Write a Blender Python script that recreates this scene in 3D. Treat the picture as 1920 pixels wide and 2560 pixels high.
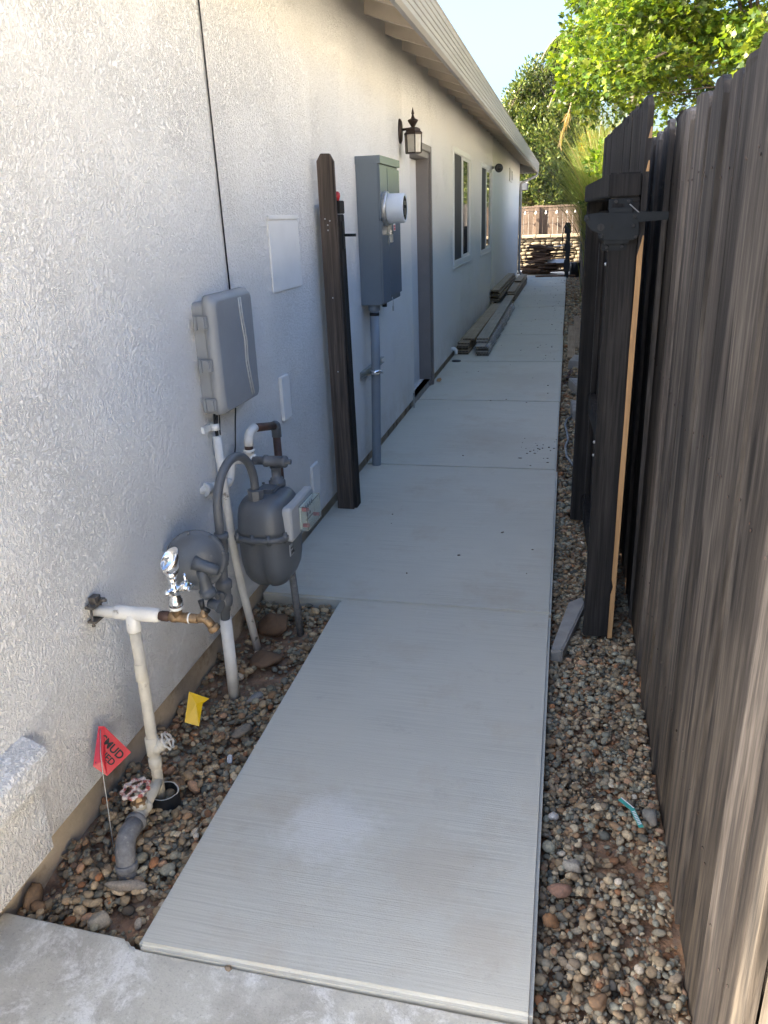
import bpy, bmesh, math, random
import numpy as np
from mathutils import Vector, Matrix, Euler

for o in list(bpy.data.objects):
    bpy.data.objects.remove(o, do_unlink=True)
S = bpy.context.scene
COL = S.collection
rad = math.radians

# ------------------------------------------------------------------ camera
cam_d = bpy.data.cameras.new('camera')
cam = bpy.data.objects.new('camera', cam_d)
COL.objects.link(cam)
S.camera = cam


def cam_axes(yaw, pitch, roll):
    cy, sy, cp, sp = math.cos(yaw), math.sin(yaw), math.cos(pitch), math.sin(pitch)
    f = Vector((-sy * cp, cy * cp, -sp))
    r = Vector((cy, sy, 0))
    d = f.cross(r)
    cr, sr = math.cos(roll), math.sin(roll)
    return r * cr + d * sr, d * cr - r * sr, f


_r, _d, _f = cam_axes(rad(13.43), rad(20.92), rad(2.18))
mw = Matrix(((_r.x, -_d.x, -_f.x, 0), (_r.y, -_d.y, -_f.y, 0), (_r.z, -_d.z, -_f.z, 1.575), (0, 0, 0, 1)))
cam.matrix_world = mw
cam_d.sensor_fit = 'VERTICAL'
cam_d.sensor_height = 24.0
cam_d.lens = 24.0 * 1923 / 2560
cam_d.clip_start = 0.05
cam_d.clip_end = 600

# ------------------------------------------------------------------ light
SUN_DIR = Vector((-0.94, -0.34, 0)).normalized()
SUN_EL = rad(27)
W = bpy.data.worlds.new('World')
S.world = W
W.use_nodes = True
wn = W.node_tree.nodes
bg = wn['Background']
sky = wn.new('ShaderNodeTexSky')
sky.sky_type = 'NISHITA'
sky.sun_disc = False
sky.sun_elevation = SUN_EL
sky.sun_rotation = math.atan2(SUN_DIR.x, SUN_DIR.y)
sky.air_density = 1.0
sky.dust_density = 6.0
sky.ozone_density = 4.5
bg.inputs[1].default_value = 0.15
W.node_tree.links.new(sky.outputs[0], bg.inputs[0])
sd = bpy.data.lights.new('sun', 'SUN')
sun = bpy.data.objects.new('sun', sd)
COL.objects.link(sun)
sd.energy = 4.4
sd.angle = rad(0.5)
sd.color = (1.0, 0.92, 0.76)
_to = Vector((SUN_DIR.x * math.cos(SUN_EL), SUN_DIR.y * math.cos(SUN_EL), math.sin(SUN_EL)))
sun.rotation_euler = _to.to_track_quat('Z', 'Y').to_euler()
S.view_settings.view_transform = 'Standard'
S.view_settings.look = 'None'
S.view_settings.gamma = 1
S.view_settings.use_curve_mapping = False
S.view_settings.exposure = 2.45
S.render.engine = 'CYCLES'
S.cycles.max_bounces = 7
S.cycles.diffuse_bounces = 5
S.cycles.glossy_bounces = 3
S.cycles.transmission_bounces = 4
S.cycles.use_denoising = True
S.cycles.sample_clamp_indirect = 8

rng = np.random.default_rng(7)
random.seed(7)

# ------------------------------------------------------------------ materials


class NT:
    def __init__(s, name):
        s.m = bpy.data.materials.new(name)
        s.m.use_nodes = True
        s.t = s.m.node_tree
        s.p = s.t.nodes['Principled BSDF']
        s.out = s.t.nodes['Material Output']
        s._v = None

    def n(s, typ, **kw):
        nd = s.t.nodes.new(typ)
        for k, v in kw.items():
            setattr(nd, k, v)
        return nd

    def l(s, a, b):
        s.t.links.new(a, b)

    def vec(s, rand=False, gen='Object'):
        tc = s.n('ShaderNodeTexCoord')
        v = tc.outputs[gen]
        if rand:
            oi = s.n('ShaderNodeObjectInfo')
            mu = s.n('ShaderNodeVectorMath', operation='SCALE')
            cx = s.n('ShaderNodeCombineXYZ')
            s.l(oi.outputs['Random'], cx.inputs[0]); s.l(oi.outputs['Random'], cx.inputs[1]); s.l(oi.outputs['Random'], cx.inputs[2])
            s.l(cx.outputs[0], mu.inputs[0]); mu.inputs['Scale'].default_value = 53.7
            ad = s.n('ShaderNodeVectorMath', operation='ADD')
            s.l(v, ad.inputs[0]); s.l(mu.outputs[0], ad.inputs[1])
            v = ad.outputs[0]
        return v

    def noise(s, v, scale, detail=4, rough=.55, dist=0):
        if not isinstance(scale, (tuple, list)):
            scale = (scale,) * 3
        mp = s.n('ShaderNodeMapping')
        mp.inputs['Scale'].default_value = scale
        s.l(v, mp.inputs[0])
        nz = s.n('ShaderNodeTexNoise')
        nz.inputs['Scale'].default_value = 1
        nz.inputs['Detail'].default_value = detail
        nz.inputs['Roughness'].default_value = rough
        nz.inputs['Distortion'].default_value = dist
        s.l(mp.outputs[0], nz.inputs['Vector'])
        return nz.outputs['Fac']

    def ramp(s, f, stops, interp='LINEAR'):
        r = s.n('ShaderNodeValToRGB')
        e = r.color_ramp
        e.interpolation = interp
        while len(e.elements) < len(stops):
            e.elements.new(0.5)
        for el, (p, c) in zip(e.elements, stops):
            el.position = p
            el.color = (c, c, c, 1) if not isinstance(c, (tuple, list)) else (*c, 1)
        s.l(f, r.inputs[0])
        return r.outputs[0]

    def mix(s, fac, a, b, typ='MIX'):
        mx = s.n('ShaderNodeMix', data_type='RGBA', blend_type=typ)
        if isinstance(fac, (int, float)):
            mx.inputs[0].default_value = fac
        else:
            s.l(fac, mx.inputs[0])
        for q, i in ((a, 6), (b, 7)):
            if isinstance(q, (tuple, list)):
                mx.inputs[i].default_value = (*q, 1)
            else:
                s.l(q, mx.inputs[i])
        return mx.outputs[2]

    def math(s, op, a, b=0.0):
        q = s.n('ShaderNodeMath', operation=op)
        for x, i in ((a, 0), (b, 1)):
            if isinstance(x, (int, float)):
                q.inputs[i].default_value = x
            else:
                s.l(x, q.inputs[i])
        return q.outputs[0]

    def bump(s, h, strength=.5, dist=.005):
        b = s.n('ShaderNodeBump')
        b.inputs['Strength'].default_value = strength
        b.inputs['Distance'].default_value = dist
        s.l(h, b.inputs['Height'])
        s.l(b.outputs[0], s.p.inputs['Normal'])
        return b

    def col(s, c):
        if isinstance(c, (tuple, list)):
            s.p.inputs['Base Color'].default_value = (*c, 1)
        else:
            s.l(c, s.p.inputs['Base Color'])

    def set(s, rough=None, metal=None, spec=None, coat=None):
        if rough is not None:
            if isinstance(rough, (int, float)):
                s.p.inputs['Roughness'].default_value = rough
            else:
                s.l(rough, s.p.inputs['Roughness'])
        if metal is not None:
            s.p.inputs['Metallic'].default_value = metal
        if spec is not None:
            s.p.inputs['Specular IOR Level'].default_value = spec
        if coat is not None:
            s.p.inputs['Coat Weight'].default_value = coat


def simple(name, c, rough=.5, metal=0, var=.15, sc=8, bump=None, spec=.5, rand=False, stain=None):
    """One paint or metal: base colour with slight mottling, optional stain (scale, lo, hi, colour) and relief."""
    k = NT(name)
    v = k.vec(rand)
    f = k.noise(v, sc, 5, .6)
    a = tuple(max(0, x * (1 - var)) for x in c)
    b = tuple(min(1, x * (1 + var)) for x in c)
    cc = k.ramp(f, [(.3, a), (.7, b)])
    if stain:
        ss, lo, hi, sc_ = stain
        g = k.ramp(k.noise(v, ss, 6, .65), [(lo, 0.), (hi, 1.)])
        cc = k.mix(g, cc, sc_)
    k.col(cc)
    k.set(rough, metal, spec)
    if bump:
        bs, st, di = bump
        k.bump(k.noise(v, bs, 4, .6), st, di)
    return k.m


def stucco(name, base, warm):
    k = NT(name)
    v = k.vec()
    big = k.noise(v, 1.3, 4)
    c = k.ramp(big, [(.3, base), (.7, warm)])
    k.set(.62, 0, .35)
    n1 = k.noise(v, (78, 78, 58), 3, .55, 1.3)
    n1r = k.ramp(n1, [(.36, 0.), (.50, .75), (.62, 1.)])
    n2 = k.noise(v, 190, 2, .5)
    n3 = k.noise(v, (105, 105, 80), 3, .6, 1.0)
    n3r = k.ramp(n3, [(.38, 0.), (.56, 1.)])
    zone = k.ramp(k.noise(v, 2.1, 4, .6, .4), [(.40, 0.), (.60, 1.)])
    smear = k.ramp(k.noise(v, (5, 5, 3.2), 5, .65, .6), [(.32, .7), (.6, 1.)])
    hm = k.n('ShaderNodeMix', data_type='FLOAT')
    k.l(zone, hm.inputs[0]); k.l(n1r, hm.inputs[2]); k.l(n3r, hm.inputs[3])
    h = k.math('ADD', k.math('MULTIPLY', hm.outputs[0], smear), k.math('MULTIPLY', n2, .3))
    pit_shade = k.ramp(n1, [(.30, 1.), (.42, 0.)])
    c = k.mix(k.math('MULTIPLY', pit_shade, .2), c, tuple(x * .68 for x in base))  # shade inside the stucco pits, put into the colour as well as the relief
    # splashed dirt low on the wall
    sp = k.n('ShaderNodeSeparateXYZ')
    k.l(v, sp.inputs[0])
    zf = k.ramp(sp.outputs[2], [(.02, 1.), (.42, 0.)])
    dn = k.ramp(k.noise(v, 3.5, 6, .7), [(.4, 0.), (.75, .7)])
    c = k.mix(k.math('MULTIPLY', zf, dn), c, (.50, .40, .28))
    c = k.mix(k.ramp(k.noise(v, (2.3, 2.3, .8), 6, .7), [(.55, 0.), (.8, .10)]), c, (.70, .64, .54))
    k.col(c)
    k.bump(h, .9, .0078)
    return k.m


def concrete(name, c1, c2, broom=True):
    k = NT(name)
    v = k.vec()
    wob = k.noise(v, (.9, .9, .9), 3, .5)
    cx = k.n('ShaderNodeCombineXYZ')
    k.l(k.math('MULTIPLY', wob, .035), cx.inputs[1])
    va = k.n('ShaderNodeVectorMath', operation='ADD')
    k.l(v, va.inputs[0]); k.l(cx.outputs[0], va.inputs[1])
    vv = va.outputs[0]
    big = k.noise(v, (1.1, 1.1, 1.1), 5, .6)
    c = k.ramp(big, [(.3, c1), (.7, c2)])
    if broom:
        streak = k.noise(vv, (3.2, 210, 1), 5, .65)
        s2 = k.noise(vv, (1.3, 30, 1), 5, .7)
        area = k.ramp(k.noise(v, (1.7, 2.3, 1), 4, .6), [(.35, .25), (.65, 1.)])
        c = k.mix(k.math('MULTIPLY', area, k.ramp(streak, [(.3, .6), (.55, 0.)])), c, tuple(x * .66 for x in c1))
        c = k.mix(k.math('MULTIPLY', area, k.ramp(streak, [(.55, 0.), (.75, .35)])), c, tuple(min(1, x * 1.15) for x in c2))
        c = k.mix(k.math('MULTIPLY', area, k.ramp(s2, [(.22, .3), (.45, 0.)])), c, tuple(x * .82 for x in c1))
        st = k.ramp(k.noise(v, (2.2, 2.2, 1), 7, .72), [(.52, 0.), (.72, .42)])
        c = k.mix(st, c, (.40, .31, .21))
        c = k.mix(k.ramp(k.noise(v, (5.5, 5.5, 1), 7, .75, .4), [(.60, 0.), (.72, .30)]), c, (.30, .26, .21))
        wh = k.ramp(k.noise(v, (2.9, 3.4, 1), 6, .72, .5), [(.66, 0.), (.78, .6)])
        c = k.mix(wh, c, (.72, .70, .66))
        c = k.mix(k.ramp(k.noise(v, 65, 3, .6), [(.72, 0.), (.78, .6)]), c, (.20, .17, .14))
        for (px_, py_, rr, cc_, aa) in ((-.575, 1.60, .15, (.74, .72, .67), .45), (-.27, 1.50, .16, (.40, .31, .21), .24), (-.12, 1.32, .10, (.40, .30, .20), .22), (-.5, 5.6, .4, (.42, .35, .26), .25), (-.45, 7.9, .45, (.44, .37, .28), .25)):
            ds_ = k.n('ShaderNodeVectorMath', operation='DISTANCE')
            k.l(v, ds_.inputs[0]); ds_.inputs[1].default_value = (px_, py_, 0)
            q_ = k.math('ADD', k.math('MULTIPLY', ds_.outputs['Value'], 1 / rr), k.math('MULTIPLY', k.noise(v, 1.6 / rr, 8, .8), -2.4))
            c = k.mix(k.math('MULTIPLY', k.ramp(k.math('ADD', q_, .75), [(0.0, 1.), (.6, 0.)]), aa), c, cc_)
        k.bump(k.math('ADD', streak, k.math('MULTIPLY', k.noise(v, 200, 3, .6), .5)), .4, .003)
    else:
        c = k.mix(k.ramp(k.noise(v, 2.6, 9, .74), [(.44, 0.), (.6, .75)]), c, (.36, .33, .275))
        c = k.mix(k.ramp(k.noise(v, 7, 11, .8, .3), [(.5, 0.), (.6, .8)]), c, (.80, .77, .70))
        c = k.mix(k.ramp(k.noise(v, 140, 4, .7), [(.56, 0.), (.7, .5)]), c, (.27, .245, .21))
        k.bump(k.noise(v, 130, 6, .7), .6, .003)
    k.col(c)
    k.set(.78, 0, .3)
    return k.m


def wood(name, dark, mid, light, grain=(42, 42, 1.3), rough=.75, bump=.6, rand=True, tone=.5, low_tint=None, knots=True, spec=.3):
    """Weathered boards: long grain along the object's Z."""
    k = NT(name)
    v = k.vec(rand)
    g1 = k.noise(v, grain, 6, .65, .25)
    g2 = k.noise(v, tuple(x * 3.3 for x in grain), 4, .6)
    big = k.noise(v, (5, 5, .9), 4, .6)
    f = k.math('ADD', k.math('MULTIPLY', g1, .6), k.math('MULTIPLY', big, .4))
    c = k.ramp(f, [(.36, dark), (.5, mid), (.64, light)])
    c = k.mix(k.ramp(g2, [(.36, .55), (.55, 0.)]), c, dark)
    cr = k.ramp(k.noise(v, (grain[0] * 1.7, grain[1] * 1.7, grain[2] * .55), 3, .5, .15), [(.27, .85), (.33, 0.)]) if knots else None
    if cr is not None:
        c = k.mix(cr, c, tuple(x * .25 for x in dark))
    if rand and tone:
        oi = k.n('ShaderNodeObjectInfo')
        t = k.ramp(oi.outputs['Random'], [(0, 1 - tone), (1, 1 + tone * .6)])
        c = k.mix(1, c, t, 'MULTIPLY')
    if knots:
        vo = k.n('ShaderNodeTexVoronoi', feature='F1')
        mp = k.n('ShaderNodeMapping')
        mp.inputs['Scale'].default_value = (9, 9, 1.7)
        k.l(v, mp.inputs[0]); k.l(mp.outputs[0], vo.inputs['Vector'])
        vo.inputs['Scale'].default_value = 1
        kn = k.ramp(vo.outputs['Distance'], [(.10, .85), (.2, 0.)])
        c = k.mix(kn, c, tuple(x * .35 for x in dark))
    if low_tint:                        # lighter, browner tone mixed in along the grain towards the bottom
        z0, z1, fc, amt = low_tint
        sp = k.n('ShaderNodeSeparateXYZ')
        k.l(k.vec(False), sp.inputs[0])
        zf = k.ramp(sp.outputs[2], [(0, 1.), (1, 0.)])
        mr = k.n('ShaderNodeMapRange')
        mr.inputs[1].default_value = z0; mr.inputs[2].default_value = z1; mr.inputs[3].default_value = 1; mr.inputs[4].default_value = 0
        k.l(sp.outputs[2], mr.inputs[0])
        ff = k.math('MULTIPLY', mr.outputs[0], k.ramp(g1, [(.38, 0.), (.62, amt)]))
        c = k.mix(ff, c, fc)
    k.col(c)
    k.set(rough, 0, spec)
    k.bump(k.math('ADD', g1, k.math('MULTIPLY', g2, .5)), bump, .004)
    return k.m


def leafmat(name, tint, trans=.45, rough=.45):
    """Leaves: colour per leaf from the mesh, light passing through."""
    k = NT(name)
    at = k.n('ShaderNodeAttribute', attribute_name='Col')
    c = k.mix(1, at.outputs['Color'], tint, 'MULTIPLY')
    k.col(c)
    k.set(rough, 0, .4)
    tr = k.n('ShaderNodeBsdfTranslucent')
    k.l(k.mix(1, c, (1.25, 1.3, .55), 'MULTIPLY'), tr.inputs[0])
    ms = k.n('ShaderNodeMixShader')
    ms.inputs[0].default_value = trans
    k.l(k.p.outputs[0], ms.inputs[1]); k.l(tr.outputs[0], ms.inputs[2])
    k.l(ms.outputs[0], k.out.inputs[0])
    return k.m


def stonemat(name):
    k = NT(name)
    at = k.n('ShaderNodeAttribute', attribute_name='Col')
    v = k.vec()
    f = k.noise(v, 160, 5, .65)
    c = k.mix(k.ramp(f, [(.35, .5), (.7, 0.)]), at.outputs['Color'], (.09, .075, .06))
    d = k.ramp(k.noise(v, 7, 4, .6), [(.5, 0.), (.75, .45)])
    c = k.mix(d, c, (.25, .155, .09))
    k.col(c)
    k.set(.88, 0, .2)
    k.bump(k.noise(v, 240, 4, .6), .35, .002)
    return k.m


M = {}
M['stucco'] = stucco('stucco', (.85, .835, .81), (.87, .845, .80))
k = NT('smooth_stucco'); v = k.vec(); k.col(k.ramp(k.noise(v, 2, 4), [(.3, (.74, .73, .68)), (.7, (.79, .77, .72))])); k.set(.6); k.bump(k.noise(v, 120, 4, .6), .4, .003); M['smooth'] = k.m
M['plate'] = simple('painted_plate', (.76, .75, .725), .5, var=.04)
M['foundation'] = simple('foundation', (.50, .41, .30), .85, var=.22, sc=9, bump=(70, .5, .004), stain=(6, .52, .7, (.22, .13, .07)))
M['path'] = concrete('broomed_concrete', (.54, .515, .435), (.60, .575, .49))
M['oldslab'] = concrete('worn_concrete', (.53, .495, .405), (.62, .585, .49), False)
M['soil'] = simple('soil', (.30, .17, .095), .95, var=.5, sc=14, bump=(55, 1, .012), stain=(30, .5, .7, (.30, .21, .14)))
M['ground'] = simple('yard_ground', (.27, .22, .16), .95, var=.3, sc=1.5, bump=(20, .6, .02))
M['fence'] = wood('fence_wood', (.026, .022, .020), (.084, .072, .063), (.20, .174, .15), grain=(34, 34, 2.0), tone=.62, low_tint=(0.0, 1.0, (.24, .18, .118), .45))
M['gatewood'] = wood('gate_wood', (.013, .012, .0115), (.029, .0265, .025), (.060, .053, .048), tone=.25, knots=False, rough=.75, spec=.12)
M['postwood'] = wood('post_wood', (.032, .025, .020), (.088, .067, .053), (.15, .115, .09), tone=.1)
M['cutwood'] = wood('cut_wood', (.36, .20, .09), (.50, .29, .13), (.55, .33, .16), tone=0, bump=.2, knots=False)
M['backfence'] = wood('back_fence_wood', (.09, .06, .04), (.16, .11, .075), (.23, .165, .115), tone=.35, knots=False)
M['lumber'] = wood('old_lumber', (.10, .055, .035), (.21, .125, .08), (.33, .22, .15), grain=(42, 1.3, 42), tone=.5, knots=False)
M['scrap'] = wood('scrap_wood', (.24, .165, .10), (.36, .26, .165), (.46, .35, .23), grain=(42, 1.3, 42), tone=.2, knots=False)
M['deck'] = wood('composite_board', (.25, .185, .115), (.35, .265, .175), (.42, .33, .23), grain=(60, .8, 60), tone=.3, bump=.25, knots=False)
M['deckgrey'] = wood('dusty_composite_board', (.27, .235, .19), (.37, .325, .265), (.45, .40, .335), grain=(60, .8, 60), tone=.3, bump=.25, knots=False)
M['hollowshade'] = simple('hollow_shade', (.012, .012, .012), .9)  # flat black in place of the shade inside openings
M['gutter'] = simple('gutter_paint', (.30, .285, .265), .42, var=.06, sc=3, stain=(5, .6, .85, (.23, .21, .185)))
M['soffit'] = simple('soffit_paint', (.60, .53, .44), .7, var=.08, sc=4)
M['roof'] = simple('roof_tile', (.22, .16, .13), .8, var=.3, sc=6)
M['gasgrey'] = simple('grey_meter_paint', (.10, .108, .117), .38, var=.1, sc=12, bump=(60, .08, .002), stain=(60, .68, .74, (.26, .27, .28)))
M['gaspipe'] = simple('grey_pipe_paint', (.112, .117, .124), .42, var=.12, sc=20, bump=(110, .15, .002))
M['whitepipe'] = simple('white_pipe_paint', (.70, .675, .62), .5, var=.1, sc=15, bump=(80, .3, .003), stain=(16, .60, .66, (.16, .14, .11)))
M['aged'] = simple('aged_cream_pipe', (.58, .53, .43), .6, var=.14, sc=18, bump=(90, .5, .003), stain=(26, .64, .74, (.25, .20, .14)))
M['rustpipe'] = simple('rusty_brown_pipe', (.075, .038, .025), .6, var=.4, sc=30, bump=(120, .4, .002))
M['brass'] = simple('tarnished_brass', (.27, .18, .10), .52, .7, var=.45, sc=45)
M['darkmetal'] = simple('dark_metal', (.03, .03, .032), .4, .6, var=.2)
M['black'] = simple('black_paint', (.013, .015, .018), .38, var=.2, sc=12, stain=(40, .66, .75, (.05, .05, .055)))
M['blacksatin'] = simple('black_latch_paint', (.014, .017, .02), .5, 0, var=.2, sc=12, stain=(60, .7, .76, (.12, .12, .12)), spec=.2)
k = NT('chrome'); k.col((.82, .82, .82)); k.set(.17, 1); M['chrome'] = k.m
M['oldsteel'] = simple('corroded_clamp_steel', (.13, .115, .10), .55, .4, var=.4, sc=60)
M['zinc'] = simple('galvanised_steel', (.48, .48, .47), .38, .8, var=.2, sc=30)
M['panel'] = simple('meter_panel_paint', (.148, .178, .205), .2, var=.06, sc=3, spec=.6)
M['dial'] = simple('meter_white_plastic', (.62, .66, .70), .3, var=.03)
M['netbox'] = simple('utility_box_plastic', (.265, .275, .285), .42, var=.07, sc=9, stain=(14, .66, .8, (.3, .3, .29)))
M['conduit'] = simple('grey_conduit', (.22, .25, .28), .45, var=.06)
M['whiteplastic'] = simple('white_plastic', (.75, .75, .73), .4, var=.04)
M['greyplastic'] = simple('pale_grey_plastic', (.42, .425, .42), .4, var=.05)
M['red'] = simple('red_plastic', (.45, .018, .026), .35, var=.15)
M['redflag'] = simple('red_flag_vinyl', (.52, .018, .03), .35, var=.12, bump=(25, .3, .004))
M['yellowflag'] = simple('yellow_flag_vinyl', (.85, .52, .004), .35, var=.1, bump=(25, .3, .004))
M['print'] = simple('black_print', (.012, .008, .008), .6)
M['wheelred'] = simple('worn_red_handwheel', (.60, .52, .44), .6, var=.15, sc=40, bump=(80, .6, .003), stain=(60, .46, .6, (.36, .07, .05)))
M['wheelwhite'] = simple('worn_white_handwheel', (.60, .55, .47), .6, var=.2, sc=40, bump=(80, .6, .003), stain=(30, .56, .64, (.30, .12, .07)))
M['greyelbow'] = simple('cast_grey_elbow', (.17, .165, .16), .65, var=.3, sc=60, bump=(90, .6, .003), stain=(50, .6, .7, (.3, .28, .25)))
M['bronze'] = simple('bronze_lamp', (.040, .026, .020), .45, .5, var=.25, sc=30, bump=(60, .3, .002))
M['doorwhite'] = simple('door_paint', (.72, .72, .72), .4, var=.04)
M['taupe'] = simple('taupe_trim', (.205, .18, .165), .5, var=.06)
M['vinyl'] = simple('window_vinyl', (.76, .755, .73), .4, var=.03)
M['screen'] = simple('window_screen', (.045, .045, .048), .75, var=.1)
k = NT('window_glass'); k.col((.03, .034, .034)); k.set(.02, 0, .65); M['glass'] = k.m
k = NT('lamp_glass'); v = k.vec(); k.col(k.ramp(k.noise(v, 22, 4), [(.3, (.34, .31, .25)), (.7, (.44, .41, .34))])); k.set(.22, 0, .6); M['lampglass'] = k.m
k = NT('clear_cover'); k.col((.9, .95, .9)); k.set(.08, 0, .5); k.p.inputs['Transmission Weight'].default_value = .9; k.p.inputs['IOR'].default_value = 1.15; M['clear'] = k.m
k = NT('clear_wrap'); k.col((.9, .9, .9)); k.set(.18, 0, .6); k.p.inputs['Transmission Weight'].default_value = .8; k.p.inputs['IOR'].default_value = 1.1
k.bump(k.noise(k.vec(), 40, 5, .6), 1, .02); M['wrap'] = k.m
M['stone'] = stonemat('pebble_stone')
M['cmu'] = simple('concrete_block', (.30, .28, .25), .9, var=.2, sc=12, bump=(110, .6, .004))
M['wallstone'] = stonemat('wall_stone')
M['capstone'] = simple('tan_cap_stone', (.46, .36, .24), .85, var=.2, sc=6)
M['mortar'] = simple('mortar', (.20, .15, .10), .95, var=.3, sc=30)
M['bark'] = simple('bark', (.13, .10, .075), .9, var=.35, sc=14, bump=(40, 1, .01))
M['palebark'] = simple('pale_bark', (.24, .18, .13), .8, var=.25, sc=10)
M['leaf'] = leafmat('leaf', (1, 1, 1))
M['leafdark'] = leafmat('glossy_leaf', (1, 1, 1), .25, .28)
M['cable'] = simple('black_cable', (.012, .012, .013), .5)
M['greywire'] = simple('grey_cable', (.2, .21, .22), .5)
M['teal'] = simple('teal_print', (.05, .33, .28), .4)
M['palewall'] = simple('pale_stucco', (.62, .58, .50), .8, var=.08)
M['bulb'] = simple('bulb_glass', (.75, .70, .6), .15, spec=.8)
M['debris'] = simple('debris', (.05, .04, .03), .9, var=.4, rand=True)

# ------------------------------------------------------------------ mesh building


class MB:
    def __init__(s):
        s.v, s.f, s.m, s.sm = [], [], [], []

    def add(s, vs, fs, mi=0, smooth=False):
        o = len(s.v)
        s.v += [tuple(p) for p in vs]
        for f in fs:
            s.f.append(tuple(i + o for i in f)); s.m.append(mi); s.sm.append(smooth)
        return s

    def box(s, x0, x1, y0, y1, z0, z1, mi=0):
        return s.add([(x0, y0, z0), (x1, y0, z0), (x1, y1, z0), (x0, y1, z0), (x0, y0, z1), (x1, y0, z1), (x1, y1, z1), (x0, y1, z1)],
                     [(3, 2, 1, 0), (4, 5, 6, 7), (0, 1, 5, 4), (1, 2, 6, 5), (2, 3, 7, 6), (3, 0, 4, 7)], mi)

    def obox(s, c, size, R, mi=0):
        c = Vector(c); h = [x / 2 for x in size]
        vs = [c + R @ Vector((a * h[0], b * h[1], d * h[2])) for d in (-1, 1) for a, b in ((-1, -1), (1, -1), (1, 1), (-1, 1))]
        return s.add(vs, [(3, 2, 1, 0), (4, 5, 6, 7), (0, 1, 5, 4), (1, 2, 6, 5), (2, 3, 7, 6), (3, 0, 4, 7)], mi)

    def prism(s, poly, d, mi=0):
        """poly: list of 3D points of one face (any plane); d: extrusion vector."""
        n = len(poly); d = Vector(d)
        vs = [Vector(p) for p in poly] + [Vector(p) + d for p in poly]
        fs = [tuple(range(n - 1, -1, -1)), tuple(range(n, 2 * n))]
        fs += [(i, (i + 1) % n, n + (i + 1) % n, n + i) for i in range(n)]
        return s.add(vs, fs, mi)

    def loft(s, rings, mi=0, smooth=True, cap=True, closed=True):
        n = len(rings[0]); vs = [p for r in rings for p in r]; fs = []
        for a in range(len(rings) - 1):
            for i in range(n if closed else n - 1):
                j = (i + 1) % n
                fs.append((a * n + i, a * n + j, (a + 1) * n + j, (a + 1) * n + i))
        s.add(vs, fs, mi, smooth)
        if cap:
            o = len(s.v) - len(vs)
            s.f.append(tuple(o + i for i in range(n - 1, -1, -1))); s.m.append(mi); s.sm.append(False)
            s.f.append(tuple(o + (len(rings) - 1) * n + i for i in range(n))); s.m.append(mi); s.sm.append(False)
        return s

    def tube(s, pts, r, n=12, mi=0, cap=True):
        pts = [Vector(p) for p in pts]
        if not isinstance(r, (list, tuple)):
            r = [r] * len(pts)
        t0 = (pts[1] - pts[0]).normalized()
        u = t0.orthogonal().normalized()
        rings = []
        for i, p in enumerate(pts):
            a = pts[max(i - 1, 0)]; b = pts[min(i + 1, len(pts) - 1)]
            t = (b - a).normalized()
            u = (u - t * u.dot(t)).normalized()
            w = t.cross(u)
            rings.append([p + (u * math.cos(q) + w * math.sin(q)) * r[i] for q in (2 * math.pi * j / n for j in range(n))])
        return s.loft(rings, mi, True, cap)

    def lathe(s, o, axis, prof, n=20, mi=0, cap=True, smooth=True):
        """prof: (radius, height along axis) pairs."""
        o = Vector(o); a = Vector(axis).normalized(); u = a.orthogonal().normalized(); w = a.cross(u)
        rings = [[o + a * h + (u * math.cos(q) + w * math.sin(q)) * max(r, 1e-4) for q in (2 * math.pi * j / n for j in range(n))] for r, h in prof]
        return s.loft(rings, mi, smooth, cap)

    def mesh(s, name, mats, bevel=None, seg=2):
        me = bpy.data.meshes.new(name)
        me.from_pydata(s.v, [], s.f)
        for m in mats:
            me.materials.append(m)
        me.polygons.foreach_set('material_index', s.m)
        me.polygons.foreach_set('use_smooth', s.sm)
        bm = bmesh.new(); bm.from_mesh(me)
        bmesh.ops.recalc_face_normals(bm, faces=bm.faces)
        if bevel:
            bm.edges.ensure_lookup_table()
            es = [e for e in bm.edges if len(e.link_faces) == 2 and e.calc_face_angle(0) > .6]
            bmesh.ops.bevel(bm, geom=es, offset=bevel, segments=seg, affect='EDGES', clamp_overlap=True)
        bm.to_mesh(me); bm.free()
        me.update()
        return me


def obj(name, mb, mats, parent=None, bevel=None, label=None):
    if not isinstance(mats, (list, tuple)):
        mats = [mats]
    me = mb.mesh(name, mats, bevel, 5 if name == 'slab' else 2) if isinstance(mb, MB) else mb
    o = bpy.data.objects.new(name, me)
    COL.objects.link(o)
    if parent is not None:
        o.parent = parent
        w = parent
        off = Vector((0, 0, 0))
        while w is not None:
            off += w.location
            w = w.parent
        o.location = -off
    if label:
        o['label'] = label
    return o


def tag(o, label=None, cat=None, group=None, kind=None):
    if label: o['label'] = label
    if cat: o['category'] = cat
    if group: o['group'] = group
    if kind: o['kind'] = kind
    return o


def thing(name, label, cat, loc=(0, 0, 0), group=None):
    o = bpy.data.objects.new(name, None)
    COL.objects.link(o)
    o.location = loc
    o.empty_display_size = .1
    return tag(o, label, cat, group)


def struct(name, mb, mats, bevel=None):
    return tag(obj(name, mb, mats, None, bevel), kind='structure')


def inst(name, me, loc, rot=(0, 0, 0), parent=None, scale=(1, 1, 1)):
    o = bpy.data.objects.new(name, me)
    COL.objects.link(o)
    o.location = loc; o.rotation_euler = rot; o.scale = scale
    if parent is not None:
        o.parent = parent
        o.location = Vector(loc) - parent.location
    return o


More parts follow.
